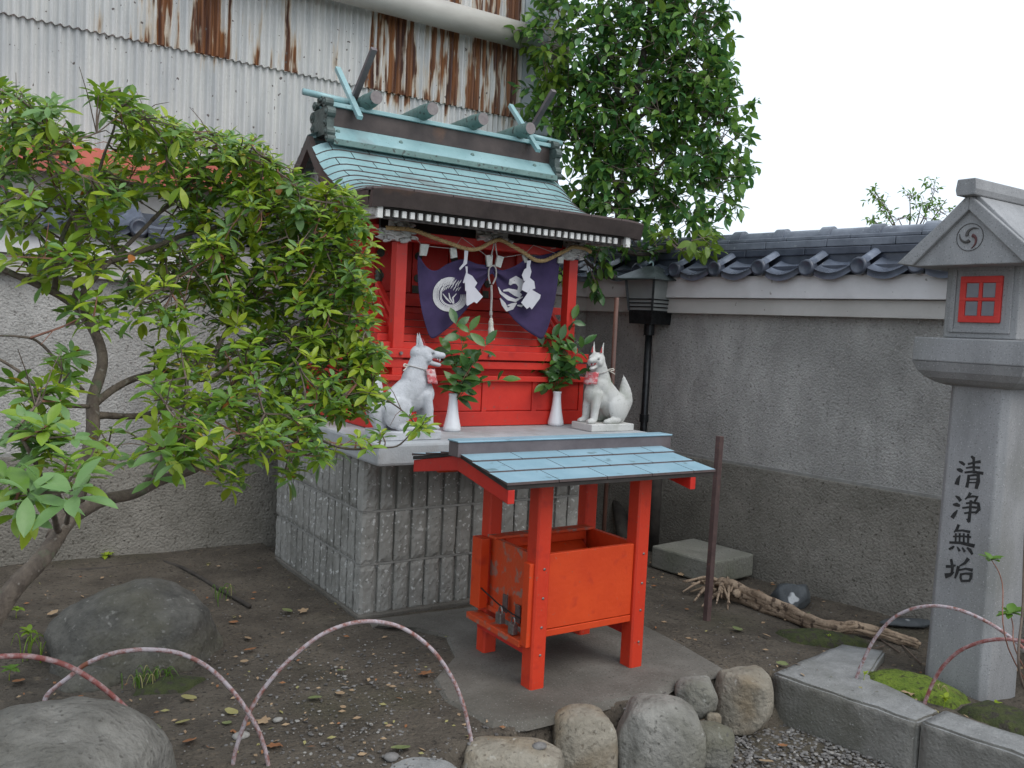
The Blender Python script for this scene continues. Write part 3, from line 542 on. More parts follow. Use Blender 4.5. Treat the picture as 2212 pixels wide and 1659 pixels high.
for r_ in range(-1,rows):
    s0=S0+r_*step; s1=s0+step; L_=.205; x=RX0-(L_*.5 if r_%2 else 0)-rnd.uniform(0,.02)
    while x<RX1:
        a=max(RX0,x); c=min(RX1,x+L_-.005); x+=L_
        if c-a<.012: continue
        b=MB(); nx=6 if (a<RX0+.16 or c>RX1-.16) else 1; ns=2; vs=[];fs=[]
        for j in range(ns+1):
            p,t=at_arc(s0+(s1-s0)*j/ns); nrm=V((0,-t.z,t.y)); nrm=nrm if nrm.z>0 else -nrm
            lift=.001+.0062*j/ns
            for i in range(nx+1):
                xx=a+(c-a)*i/nx; q=V((xx,p.y,p.z+edge_drop(xx,p.y)))+nrm*lift; vs.append(q)
        m0=len(vs); W_=nx+1
        for j in range(ns+1):
            p,t=at_arc(s0+(s1-s0)*j/ns)
            for i in range(nx+1): xx=a+(c-a)*i/nx; vs.append(V((xx,p.y,p.z+edge_drop(xx,p.y)-.006)))
        for j in range(ns):
            for i in range(nx): q=j*W_+i; fs.append((q,q+1,q+W_+1,q+W_)); fs.append((m0+q,m0+q+W_,m0+q+W_+1,m0+q+1))
        top=len(fs)
        for i in range(nx): fs.append((i,m0+i,m0+i+1,i+1)); k=ns*W_+i; fs.append((k,k+1,m0+k+1,m0+k))
        for j in range(ns): q=j*W_; fs.append((q,q+W_,m0+q+W_,m0+q)); q=j*W_+nx; fs.append((q,m0+q,m0+q+W_,q+W_))
        b.add(vs,fs); b.mi=[0 if (fi<top and fi%2==0) else 1 for fi in range(len(fs))]; b.obj('roof_plate',['copper','edgebrown'],sh,fix=False)
# back slope, one sheet per course
bk=cat_rom([(0,y,z) for y,z in BACK],3)
for i in range(len(bk)-1):
    p,q=bk[i],bk[i+1]; b=MB(); xs=[RX0+(RX1-RX0)*k/24 for k in range(25)]
    vs=[(x,p.y,p.z+edge_drop(x)) for x in xs]+[(x,q.y,q.z+edge_drop(x)+.004) for x in xs]+[(x,q.y,q.z+edge_drop(x)-.008) for x in xs]
    b.add(vs,[(k,k+1,26+k,25+k) for k in range(24)]+[(25+k,26+k,51+k,50+k) for k in range(24)]).obj('roof_plate','copper',sh,fix=False)
# thick brown edge following the gable, and eave fascia
def edgeband(x0,x1,tab,top,bot,name,m,par=sh):
    b=MB(); n=len(tab); vs=[]
    for p in tab:
        for x,dz in ((x0,top),(x1,top),(x1,bot),(x0,bot)): vs.append((x,p.y,p.z-.045*(max(.25,min(1,(p.y-3.68)/.35)) if top<.01 else 0)+dz))
    fs=[(i*4+k,i*4+(k+1)%4,(i+1)*4+(k+1)%4,(i+1)*4+k) for i in range(n-1) for k in range(4)]+[(0,1,2,3),((n-1)*4+3,(n-1)*4+2,(n-1)*4+1,(n-1)*4)]
    return b.add(vs,fs).obj(name,m,par)
for xa,xb in ((RX0,RX0+.03),(RX1-.03,RX1)):
    edgeband(xa,xb,fr[:-4],-.003+.0,-.072,'verge_board','brown'); edgeband(xa,xb,bk,-.003,-.072,'verge_board','brown')
    edgeband((xa+.035) if xa<2 else xa-.025,(xb+.025) if xa<2 else xb-.035,fr[:-4],-.070,-.108,'verge_board_inner','white')
for xa,xb in ((RX0+.085,RX0+.105),(RX1-.105,RX1-.085)):
    b=MB(); poly=[(p.y,p.z-.10) for p in fr if p.y>3.98]+[]; poly=[(p.y,p.z-.10) for p in reversed(bk)]+poly+[(4.05,1.93),(4.95,1.93)]
    b.prism(poly,lambda u,v,w_:V((w_,u,v)),xa,xb).obj('gable_board','gable',sh)
    curve=[p for p in fr if p.y<4.2][:-6]
    edgeband(xa-.02,xa-.002,curve,-.07,-.12,'white_barge','white')
b=MB(); n=26; vs=[];  # front fascia bends down a little at the very ends with the roof
for k in range(n+1):
    x=RX0+(RX1-RX0)*k/n; d=edge_drop(x,3.68); 
    for y,z in ((3.672,1.950),(3.700,1.950),(3.735,1.872),(3.690,1.872)): vs.append((x,y,z+d*.9))
fs=[(k*4+j,k*4+(j+1)%4,(k+1)*4+(j+1)%4,(k+1)*4+j) for k in range(n) for j in range(4)]+[(0,1,2,3),(n*4+3,n*4+2,n*4+1,n*4)]
b.add(vs,fs).obj('eave_fascia','brown',sh)
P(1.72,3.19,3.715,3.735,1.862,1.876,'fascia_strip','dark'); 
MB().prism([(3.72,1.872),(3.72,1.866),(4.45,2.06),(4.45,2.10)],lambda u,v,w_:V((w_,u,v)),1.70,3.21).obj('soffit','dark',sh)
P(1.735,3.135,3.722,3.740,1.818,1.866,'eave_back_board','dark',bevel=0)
rp=None
for i in range(33):
    x=1.7385+i*.0418
    if rp is None: rp=B(x,x+.0225,3.708,3.80,1.829,1.8605,'rafter_end','white',sh,.002)
    else: inst(rp,'rafter_end',(x+.01125,(3.708+3.80)/2,1.829),sh)
for x0,x1 in ((1.695,1.722),(3.150,3.180)): P(x0,x1,3.70,3.725,1.818,1.878,'eave_corner_block','white')
MB().prism([(3.722,1.832),(3.722,1.874),(3.95,1.895),(4.12,1.94),(4.12,1.90),(3.95,1.852)],lambda u,v,w_:V((w_,u,v)),1.70,1.722).obj('white_side_rafter','white',sh)
MB().prism([(3.722,1.832),(3.722,1.874),(3.95,1.895),(4.12,1.94),(4.12,1.90),(3.95,1.852)],lambda u,v,w_:V((w_,u,v)),3.155,3.177).obj('white_side_rafter','white',sh)
# ridge
MB().prism([(4.385,2.262),(4.385,2.280),(4.47,2.362),(4.56,2.362),(4.645,2.280),(4.645,2.262),(4.56,2.34),(4.47,2.34)],lambda u,v,w_:V((w_,u,v)),1.75,3.16).obj('ridge_flashing','copper',sh)
P(1.748,3.162,4.372,4.392,2.246,2.276,'ridge_flashing_rim','copper_dark')
P(1.745,3.175,4.462,4.568,2.355,2.452,'ridge_box','brown')
P(1.735,3.185,4.445,4.585,2.452,2.474,'ridge_cap','copper')
for x in (1.79,2.15,2.60,3.03): MB().ell((x,4.430,2.322),(.013,.008,.013)).obj('bolt','copper_dark',sh,smooth=True)
lp=None
for x in (1.955,2.285,2.605,2.925):
    b=MB().tube([(x,4.80,2.500),(x,4.72,2.502),(x,4.5,2.506),(x,4.40,2.508),(x,4.385,2.509),(x,4.335,2.510)],[.030,.036,.0405,.0405,.038,.034],20,cap=False)
    lg=b.obj('ridge_log','copper_dark',sh,smooth=True)
    MB().lathe([(.001,0),(.0338,0),(.0338,.003),(.001,.003)],(0,0,0),20).obj('log_end','log_end',lg,origin=(0,0,0)).location=V((x,4.337,2.510))-WL[lg]
    bpy.context.view_layer.objects  # noqa
    ch=lg.children[0]; ch.rotation_euler=(PI/2,0,0)
    MB().tube([(x,4.452,2.507),(x,4.440,2.507)],.0425,20).obj('log_band','copper_dark',lg,smooth=False)
for x0,x1 in ((1.62,1.90),(3.00,3.27)): MB().tube([(x0,4.5,2.510),(x1,4.5,2.500)],.017,12).obj('ridge_pole','copper',sh,smooth=True)
for x in (1.895,3.025):   # crossed finials over the ends of the ridge
    f=MB().bar((x-.012,4.37,2.40),(x-.012,4.70,2.72),.024,.030,up=(1,0,0)).obj('crossed_finial','copper',sh,bevel=.002)
    MB().bar((x+.012,4.66,2.40),(x+.012,4.28,2.735),.024,.032,up=(1,0,0)).obj('crossed_finial','brown_grey',sh,bevel=.002)
    MB().ell((x,4.515,2.555),(.006,.006,.006)).obj('finial_pin','bolt',f)
for s,x in ((-1,1.735),(1,3.175)):  # scrolled ridge-end ornaments
    b=MB(); b.box(x-.018,x+.018,4.40,4.62,2.30,2.44)
    rr=random.Random(3)
    for (dy,dz,r_) in [(-.07,.155,.024),(-.10,.10,.028),(-.085,.05,.022),(-.105,.0,.024),(-.12,-.035,.018),(.07,.155,.024),(.10,.10,.028),(.09,.04,.022),(.12,-.01,.022),(0,.175,.03),(-.03,.17,.02)]:
        b.tube([(x-.022,4.51+dy,2.31+dz),(x+.022,4.51+dy,2.31+dz)],r_,12); b.ell((x+s*.022,4.51+dy,2.31+dz),(.01,r_*.55,r_*.55))
    b.obj('ridge_ornament','ornament',sh,smooth=False)
# ---------------------------------------------------------------- straw rope with paper streamers
pts=[(1.825,3.875,1.797),(1.89,3.872,1.800),(1.96,3.872,1.800),(2.02,3.87,1.788),(2.10,3.866,1.768),(2.18,3.865,1.751),(2.24,3.865,1.739),(2.295,3.865,1.736),(2.345,3.866,1.75),(2.39,3.87,1.776),(2.44,3.872,1.798),(2.47,3.873,1.799),(2.51,3.87,1.785),(2.60,3.866,1.750),(2.665,3.865,1.720),(2.709,3.865,1.714),(2.755,3.866,1.724),(2.82,3.87,1.755),(2.88,3.872,1.784),(2.92,3.873,1.806),(2.965,3.873,1.809),(3.02,3.874,1.804),(3.052,3.876,1.79)]
path=cat_rom(pts,12); rope=thing('straw_rope',(2.44,3.86,1.7),'twisted straw rope swagged across the shrine front under the eave','rope')
for ph in (0,2*PI/3,4*PI/3):
    q=[]; 
    for i,p in enumerate(path):
        t=(path[min(i+1,len(path)-1)]-path[max(i-1,0)]).normalized(); a=t.cross(V((0,1,0))).normalized(); c=V((0,1,0)); th=ph+i*.62
        q.append(p+(a*math.cos(th)+c*math.sin(th))*.0052)
    MB().tube(q,.0062,6).obj('rope_strand','straw',rope,smooth=True)
def streamer(outline_sets,y,label):
    t=thing('paper_streamer',(0,0,0),label,'paper streamer','zigzag paper streamers on the rope')
    allp=[PY(*p,y) for s_ in outline_sets for p in s_[0]]; c=sum(allp,V())/len(allp); WL[t]=c; t.location=c
    for poly,dy in outline_sets:
        MB().prism(poly,lambda u,v,w_:PY(u,v,y)+V((0,w_,0)),dy,dy+.0016).obj('paper_fold','paper',t)
    return t
def dI(x,y): return ((940+x/5.53)/1.1863,(520+y/5.53)/1.1863)
streamer([([dI(*p) for p in [(1385,670),(1438,680),(1420,860),(1375,900),(1320,955),(1310,925),(1365,860),(1380,800)]],0),
          ([dI(*p) for p in [(1395,900),(1425,900),(1425,985),(1380,1140),(1360,1130),(1405,985)]],-.002),
          ([dI(*p) for p in [(1410,992),(1490,1035),(1560,1135),(1520,1200),(1390,1250),(1385,1090)]],-.004),
          ([dI(*p) for p in [(1400,1235),(1515,1190),(1635,1330),(1545,1425),(1510,1400),(1415,1460),(1400,1440)]],-.008)],3.855,'zigzag white paper streamer over the left crest of the purple curtain')
zE=lambda x,y:((1050+x/5.53)/1.1863,(620+y/5.53)/1.1863)
streamer([([zE(*p) for p in [(1665,265),(1720,260),(1705,340),(1725,420),(1700,520),(1620,555),(1590,470),(1625,390),(1655,370)]],0),
          ([zE(*p) for p in [(1640,540),(1690,500),(1760,560),(1775,660),(1740,670),(1690,735),(1585,680),(1600,600)]],-.003),
          ([zE(*p) for p in [(1570,860),(1700,665),(1845,750),(1835,800),(1720,955),(1690,920),(1650,950)]],-.007)],3.855,'zigzag white paper streamer over the right crest of the purple curtain')
# ---------------------------------------------------------------- curtain
YC=3.898
cols=[[(903,548),(906,640),(926,722)],[(923,578),(928,660),(936,731)],[(943,584),(952,660),(960,715)],[(967,570),(982,640),(988,690)],[(1000,560),(1012,615),(1024,648)],[(1032,570),(1040,592),(1046,610)],[(1060,574),(1062,582),(1064,592)],[(1084,584),(1080,600),(1077,628)],[(1110,576),(1104,620),(1099,676)],[(1136,560),(1133,630),(1130,708)],[(1166,552),(1161,640),(1158,727)],[(1192,546),(1186,640),(1172,731)],[(1209,540),(1202,630),(1184,708)]]
NU=72;NVV=26
def cpt(s,t):
    x=s*(len(cols)-1); i=min(int(x),len(cols)-2); f=x-i
    def cr(k,j):
        g=lambda a:V((*cols[max(0,min(len(cols)-1,a))][j],0)); p0,p1,p2,p3=g(i-1),g(i),g(i+1),g(i+2)
        return .5*((2*p1)+(-p0+p2)*f+(2*p0-5*p1+4*p2-p3)*f*f+(-p0+3*p1-3*p2+p3)*f**3)
    a,b_,c=cr(0,0),cr(0,1),cr(0,2); b2=b_*2-(a+c)*.5
    return a*(1-t)**2+b2*2*t*(1-t)+c*t*t
def cy(px,py):
    d=math.hypot(px-1063,(py-582)); pull=math.exp(-(d/38)**2); an=math.atan2(py-582,px-1063)
    fold=.010*math.sin(an*9)*math.exp(-(d/90)**2)*(1-math.exp(-(d/12)**2))
    top=.006*math.sin(px*.12)*math.exp(-((py-570)/45)**2)
    return YC-.012*pull+fold+top+.004*math.sin(px*.045+py*.03)+.003*math.sin(py*.1+px*.02)
cu=thing('shrine_curtain',(2.45,YC,1.5),'purple cloth curtain with two white round crests gathered up in the middle by a cord','curtain')
vs=[];fs=[]
for j in range(NVV+1):
    for i in range(NU+1): q=cpt(i/NU,j/NVV); vs.append(PY(q.x,q.y,cy(q.x,q.y)))
for j in range(NVV):
    for i in range(NU): a=j*(NU+1)+i; fs.append((a,a+1,a+NU+2,a+NU+1))
c_=MB().add(vs,fs).obj('cloth','purple',cu,smooth=True,fix=False); sm=c_.modifiers.new('thickness','SOLIDIFY'); sm.thickness=.002; sm.offset=1
def printed(polys,name='crest'):
    b=MB()
    for k,poly in enumerate(polys):
        bm=bmesh.new(); f=bm.faces.new([bm.verts.new((x,y,0)) for x,y in poly]); bmesh.ops.triangulate(bm,faces=[f],ngon_method='EAR_CLIP')
        bmesh.ops.subdivide_edges(bm,edges=bm.edges[:],cuts=1)
        bm.verts.index_update(); b.add([PY(v.co.x,v.co.y,cy(v.co.x,v.co.y)-.0034-(.0005 if k else 0)) for v in bm.verts],[tuple(v.index for v in f.verts) for f in bm.faces]); bm.free()
    return b.obj(name,'print',cu,fix=False)
def strokes(lines,conv,name,m,plane,off=0,par=None,wk=1):
    """brush strokes: polylines with widths in zoom pixels laid on a plane"""
    b=MB()
    for li,(pts,ws) in enumerate(lines):
        if not isinstance(ws,(list,tuple)): ws=[ws]*len(pts)
        ws=[q*wk for q in ws]
        L_=[];R_=[]
        for i,p in enumerate(pts):
            a=V((*pts[max(i-1,0)],0)); c=V((*pts[min(i+1,len(pts)-1)],0)); t=(c-a).normalized(); nn=V((-t.y,t.x,0)); q=V((*p,0))
            if i==0: q-=t*ws[i]*.3
            if i==len(pts)-1: q+=t*ws[i]*.3
            L_.append(q+nn*ws[i]/2); R_.append(q-nn*ws[i]/2)
        k=len(pts); b.add([plane(*conv(v.x,v.y),off-li*.00004) for v in L_+R_],[(i,i+1,k+i+1,k+i) for i in range(k-1)])
    return b.obj(name,m,par,fix=False)
def zT2(x,y): return ((1050+x/5.53)/1.1863,(620+y/5.53)/1.1863)
# left crest: sheaf ring (arc ribs + ears), right crest: folded blossom
cl=lambda x,y,off:PY(x,y,cy(x,y)-.0036+off)
arcs=[]
cx_,cy_=575,770
for k in range(7):
    rx=240-k*17; ry=245-k*15; pts=[]
    for t in range(-4,22):
        a=R(-120-t*11.5+0); pts.append((cx_+rx*math.cos(a)+(0 if k<5 else 10),cy_+(ry-30 if math.sin(a)>0 else ry)*math.sin(a)+(-20 if math.sin(a)<0 else 0)))
    arcs.append((pts,[5+0*k]+[15 if k<3 else 12]*24+[5]))
for k in range(9):   # ears of grain in the upper part
    x=400+k*35; y=560+22*math.sin(k*1.1); arcs.append(([(x,y+60),(x+14,y+20),(x+34,y-6),(x+52,y-34)],[6,16,14,4])); arcs.append(([(x+5,y+120),(x+26,y+84),(x+48,y+62)],[5,14,4]))
for pts in ([(470,735),(520,800),(580,860)],[(555,725),(570,800),(615,870)],[(660,735),(610,790),(625,870)]): arcs.append((pts,[10,24,14]))
strokes(arcs,zT2,'crest','print',lambda x,y,o:PY(x,y,cy(x,y)-.0036+o),0,cu)
bl=[([(1255,640),(1290,720),(1400,800),(1500,830),(1600,780)],[10,34,60,44,12]),([(1420,600),(1440,560),(1500,535),(1560,570),(1580,640),(1545,700)],[30,80,110,110,90,40]),([(1330,690),(1400,680),(1500,720),(1560,760)],[20,44,90,60]),([(1285,800),(1330,880),(1380,960),(1450,930),(1500,880)],[14,60,60,60,20]),([(1390,900),(1450,890),(1510,870)],[14,44,20]),([(1530,900),(1580,905),(1620,890)],[20,36,10])]
strokes(bl,zT2,'crest','print',lambda x,y,o:PY(x,y,cy(x,y)-.0036+o),0,cu)
for poly in ([(750,582),(865,590),(825,752),(735,745)],[(1165,640),(1245,632),(1262,770),(1180,788)],[(1672,742),(1762,738),(1752,900),(1690,905)],[(1835,745),(1920,770),(1875,920),(1800,895)]):
    MB().prism([dI(*p) for p in poly],lambda u,v,w_:PY(u,v,YC)+V((0,w_,0)),-.016,-.004).obj('curtain_tab','tab',cu)
for poly in ([(1580,190),(1625,160),(1655,300),(1610,315)],[(2085,220),(2160,205),(2150,305),(2080,300)]):
    MB().prism([zT2(*p) for p in poly],lambda u,v,w_:PY(u,v,YC)+V((0,w_,0)),-.016,-.004).obj('curtain_tab','tab',cu)
str_=[[(680,480),(770,590)],[(850,612),(1170,645)],[(1262,610),(1345,490),(1690,745)],[(1915,775),(2200,730)]]
for l in str_: MB().tube([PY(*dI(*p),YC-.012) for p in l],.0016,5).obj('hanging_string','cord',cu)
for l in ([(1645,155),(1755,45),(2060,160)],[(2000,95),(2070,85)]): MB().tube([PY(*zT2(*p),YC-.012) for p in l],.0016,5).obj('hanging_string','cord',cu)
# tie cord with tassel
tc=thing('tassel_cord',(2.44,3.88,1.45),'pale looped cord with a cream tassel hanging down the middle of the purple curtain','tassel')
def ct(pts,r,name='cord_strand',m='cord',y=3.878): MB().tube(cat_rom([PY(*zT2(*p),y) for p in pts],5),r,8).obj(name,m,tc,smooth=True)
ct([(1195,20),(1175,110),(1155,200)],.0035); ct([(1215,20),(1225,120),(1240,200)],.0035)
ct([(1175,330),(1125,380),(1118,500),(1140,590)],.0042); ct([(1180,330),(1220,380),(1220,500),(1175,600)],.0042)
ct([(1155,610),(1160,760),(1155,880),(1150,1000)],.006); ct([(1150,985),(1148,1040)],.0085,'knot'); ct([(1150,1040),(1155,1085)],.0055)
ct([(1155,1080),(1150,1150),(1152,1260),(1155,1390)],[.006]+[.0095]*3+[.013]*5+[.0165]*5+[.018]*2,'tassel','tassel')
# ---------------------------------------------------------------- foxes
def remesh(b,name,m,parent,vox=.0042,sm_=6,origin=None):
    o=b.obj(name,m,parent,smooth=True,origin=origin); r=o.modifiers.new('fuse','REMESH'); r.mode='VOXEL'; r.voxel_size=vox; r.use_smooth_shade=True
    s=o.modifiers.new('soften','SMOOTH'); s.factor=.6; s.iterations=sm_; return o
def fox(loc,flip,headturn,scale,mm,label,mossy=False):
    """sitting stone fox, built facing +X (flip=-1 faces -X); metres, base bottom at z=0"""
    t=thing('stone_fox',loc,label,'fox statue','stone foxes guarding the shrine')
    def W_(x,y,z): return V(loc)+V((x*flip*(1.08 if flip>0 else 1),y,z))*scale
    def w(p): return W_(*p)
    def cap(b,p,q,ra,rb,n=5,sq=1.0):
        p,q=V(p),V(q)
        for i in range(n+1):
            f=i/n; c=p.lerp(q,f); r_=ra+(rb-ra)*f; b.ell(w(c),V((r_,r_*sq,r_))*scale,None,14,10)
    MB().box(*sorted((W_(-.145,0,0).x,W_(.135 if flip<0 else .118,0,0).x)),W_(0,-.085,0).y,W_(0,.085,0).y,loc[2]+.001,loc[2]+.038*scale).obj('pedestal',mm,t,bevel=.004)
    b=MB()
    cap(b,(-.070,0,.125),(.035,0,.235),.072,.060,8,.92)       # back
    cap(b,(.02,0,.17),(.062,0,.21),.058,.050,4,.9)           # breast
    b.ell(w((.078,0,.19)),V((.040,.046,.050))*scale)
    cap(b,(.022,0,.25),(.046,0,.335),.054,.041,7,.95)         # neck
    for s in (-1,1):
        b.ell(w((-.062,s*.048,.115)),V((.062,.032,.072))*scale,Matrix.Rotation(.5*flip,3,'Y'),16,12)   # haunch
        cap(b,(-.055,s*.055,.055),(.0,s*.057,.050),.019,.017,5); b.ell(w((.012,s*.058,.048)),V((.026,.018,.014))*scale)   # hind foot
        cap(b,(.065,s*.030,.185),(.078,s*.034,.125),.029,.024,6); cap(b,(.078,s*.034,.125),(.085,s*.035,.060),.023,.019,6)   # foreleg
        b.ell(w((.100,s*.036,.050)),V((.030,.020,.014))*scale)
        for k in (-1,0,1): b.ell(w((.120,s*.036+k*.010,.047)),V((.011,.006,.009))*scale)
    # tail, upright against the back
    for i in range(13):
        f=i/12; p=V((-.115,0,.06)).lerp(V((-.150,0,.15)),min(1,f*2)) if f<.5 else V((-.150,0,.15)).lerp(V((-.128,0,.285)),(f-.5)*2)
        r_=.030+.012*math.sin(f*PI)-.026*max(0,f-.62)/.38; b.ell(w(p),V((r_*1.0,r_*.85,r_*1.2))*scale)
    # head in its own turned frame
    hc=V((.060,0,.360)); rt=Matrix.Rotation(headturn*(1),3,'Z')
    def h(p): q=rt@V(p); return w(hc+q)
    fr_=Matrix.Rotation(headturn*flip,3,'Z')
    def he(p,r_,tilt=0): b.ell(h(p),V(r_)*scale,fr_@Matrix.Rotation(tilt*flip,3,'Y'),14,10)
    he((0,0,0),(.047,.041,.041)); he((-.016,0,.004),(.040,.040,.038)); he((.018,0,.014),(.034,.028,.020),.25)
    for i in range(7): f=i/6; he((.024+.056*f,0,.005-.005*f),(.020-.004*f,.025-.010*f,.0215-.0075*f))     # muzzle
    for i in range(6): f=i/5; he((.016+.048*f,0,-.029-.012*f),(.016,.021-.007*f,.0125-.003*f))            # lower jaw, open
    he((.086,0,.004),(.008,.010,.009))
    for s in (-1,1):
        he((.016,s*.030,-.012),(.022,.011,.020)); he((.030,s*.021,.020),(.019,.008,.006),.35)             # cheek, brow ridge
        for i in range(8): f=i/7; he((-.012-.010*f,s*(.022+.004*f),.028+.060*f),(.017-.013*f,.0085-.005*f,.016-.006*f))   # ear
    body=remesh(b,'body',mm,t,.0042*scale,4)
    def hp(name,m,bb,par=t): return bb.obj(name,m,par,smooth=True)
    e=MB(); 
    for i in range(6): f=i/5; e.ell(h((.026+.036*f,0,-.014-.0065*f)),V((.011,.0185-.008*f,.005))*scale,fr_,10,8)
    hp('open_mouth','mouth',e)
    tt=MB()
    for s in (-1,1):
        for k in range(2): tt.ell(h((.070-.010*k,s*.007,-.019+.002*k)),V((.003,.003,.007))*scale,fr_,8,6)
    hp('teeth','foxstone',tt)
    for s in (-1,1):
        MB().tube([h((.024,s*.0275,.0145)),h((.033,s*.0265,.0095)),h((.043,s*.021,.008)),h((.049,s*.016,.004))],[.001*scale,.0022*scale,.002*scale,.0008],6).obj('eye_line','eye',t)
        MB().ell(h((.036,s*.0255,.0085)),V((.006,.003,.003))*scale,fr_,8,6).obj('eye','eye',t)
        pass
        if abs(headturn)>.1: MB().prism([(-.0075,0),(.0075,0),(.002,.031)],lambda u,v,w2:h((.0045-v*.42+w2,s*.0245+u*.8,.040+v)),0,.003).obj('inner_ear','mouth',t)
    # bib: faded square cloth on the breast, cord round the neck and knot behind
    vs=[];fs=[];n=8
    for j in range(7):
        for i in range(n+1):
            a=(i/n-.5)*2.7-.25*flip; z=.300-.062*j/6; r_=.056+.005*j/6+.0012*math.sin(i*2+j); cxb=.052+.010*j/6
            vs.append(w((cxb+r_*math.cos(a),r_*math.sin(a)*.95,z+.003*math.sin(i*1.7))))
    for j in range(6):
        for i in range(n): q=j*(n+1)+i; fs.append((q,q+1,q+n+2,q+n+1))
    o=MB().add(vs,fs).obj('bib','bib',t,smooth=True,fix=False); q=o.modifiers.new('thickness','SOLIDIFY'); q.thickness=.004
    MB().tube([w((.040+.048*math.cos(a),.046*math.sin(a),.301+.012*math.cos(a+PI))) for a in [k*PI/8 for k in range(17)]],.0022,6).obj('neck_cord','cord',t)
    MB().tube(cat_rom([w((-.008,-.012,.312)),w((-.030,-.025,.320)),w((-.036,-.028,.312)),w((-.020,-.022,.309))],5),.003,6).obj('bow','tassel',t)
    MB().tube([w((-.012,-.012,.311)),w((-.030,-.030,.298)),w((-.040,-.034,.292))],.0026,6).obj('bow','tassel',t)
    return t
fl=PZ(880,940,.835); 
fox((1.832,3.600,.835),1,-.30,1.05,'foxstone','stone fox seated left of the shrine front, head in profile, mouth open, faded red bib')
fox((3.045,3.690,.835),-1,-.55,1.03,'foxstone2','stone fox seated right of the shrine front behind leaves, face turned to the viewer')
# ---------------------------------------------------------------- vases and sprigs
def leaf_mesh(L_,W2,fold=.25,droop=.3,nseg=5,blunt=1.0):
    vs=[];fs=[]
    for i in range(nseg+1):
        f=i/nseg; wd=W2*math.sin(PI*min(1,(f**blunt)*.97+.03))**.8 if 0<f<1 else W2*.04; x=L_*f; z=-droop*L_*f*f
        vs+= [(x,-wd,z+wd*fold),(x,0,z),(x,wd,z+wd*fold)]
    for i in range(nseg):
        a=i*3; fs+=[(a,a+1,a+4,a+3),(a+1,a+2,a+5,a+4)]
    return [V(v) for v in vs],fs
def leaf_frame(p,d,up=V((0,0,1)),roll_=0):
    x=d.normalized(); y=up.cross(x); y=y.normalized() if y.length>1e-3 else V((0,1,0)); z=x.cross(y)
    mt=Matrix((x,y,z)).transposed().to_4x4()@Matrix.Rotation(roll_,4,'X'); mt.translation=p; return mt
def data_leaf(name,L_,W2,m,**k):
    v,f=leaf_mesh(L_,W2,**k); me=bpy.data.meshes.new(name); me.from_pydata(v,[],f); me.materials.append(M[m]); me.polygons.foreach_set('use_smooth',[True]*len(me.polygons)); return me
def put_leaf(me,mt,par,s=1,name='leaf'):
    o=bpy.data.objects.new(name,me); COL.objects.link(o); o.parent=par; mm_=mt.copy(); mm_.translation=mt.translation-WL[par]; o.matrix_local=mm_@Matrix.Scale(s,4); return o
SAK=[data_leaf('sprig_leaf',.092,.0215,m_,droop=d_) for m_ in ('sakA','sakA','sakB') for d_ in (.1,.35)]
def vase_set(px,py,label,label2,seed,stems):
    c=PZ(px,py,.836); v=MB().lathe([(a_*1.12,b_*1.17) for a_,b_ in [(.034,0),(.039,.006),(.039,.016),(.033,.04),(.026,.075),(.0215,.11),(.0195,.135),(.0195,.148),(.0215,.153),(.0215,.160),(.0175,.160),(.0160,.150)]],c,28).obj('vase','ceramic',smooth=True); tag(v,label,'vase','white vases before the shrine')
    top=c+V((0,0,.185)); t=thing('evergreen_sprig',top,label2,'leafy sprig','evergreen sprigs in the vases'); rnd=random.Random(seed)
    k=depth(c)/FOC
    for st in stems:
        pts=[top+V((0,0,-.06))]+[PD(x,y,depth(c)+d_) for x,y,d_ in st['p']]; pth=cat_rom(pts,6)
        MB().tube(pth,[.0028*(1-.6*i/len(pth)) for i in range(len(pth))],5).obj('stem','twigred' if rnd.random()<.3 else 'sakB',t,smooth=True)
        n=int(st.get('n',6)*1.45)
        for i in range(n):
            f=.32+.68*(i+.5)/n; j=min(len(pth)-2,int(f*(len(pth)-1))); d=(pth[j+1]-pth[j]).normalized(); a=i*2.5+rnd.random(); side=(RT*math.cos(a)+UP*math.sin(a)*.5-FW*math.sin(a)*.7); side=(side-d*side.dot(d)).normalized()
            dd=(d*rnd.uniform(.2,.8)+side+V((0,0,rnd.uniform(-.5,.1)))).normalized(); upv=(V((0,0,1))-FW*rnd.uniform(.6,1.5)+V((rnd.uniform(-.3,.3),0,0))); put_leaf(rnd.choice(SAK),leaf_frame(pth[j],dd,upv,rnd.uniform(-.5,.5)),t,rnd.uniform(.75,1.15)*st.get('s',1))
        put_leaf(rnd.choice(SAK),leaf_frame(pth[-1],(pth[-1]-pth[-3]),V((0,0,1))-FW,0),t,1)
vase_set(976,931,'white ceramic vase next to the left stone fox','tall sprig of glossy leaves in the left vase beside the open mouthed fox',3,[
 dict(p=[(990,830,0),(1000,760,.0),(985,700,.02)],n=8),dict(p=[(1000,820,-.02),(1030,775,-.03),(1050,745,-.03)],n=5),dict(p=[(1000,840,-.02),(1045,825,-.03),(1085,820,-.03)],n=3,s=.8),dict(p=[(985,835,0),(985,790,.0),(972,760,0)],n=7),dict(p=[(1000,838,.0),(1008,815,-.01),(1018,790,-.02)],n=7),dict(p=[(990,850,-.03),(985,835,-.04)],n=4),dict(p=[(1000,848,-.03),(1010,840,-.05)],n=4),dict(p=[(990,800,0),(1000,745,0),(1015,715,0)],n=5)])
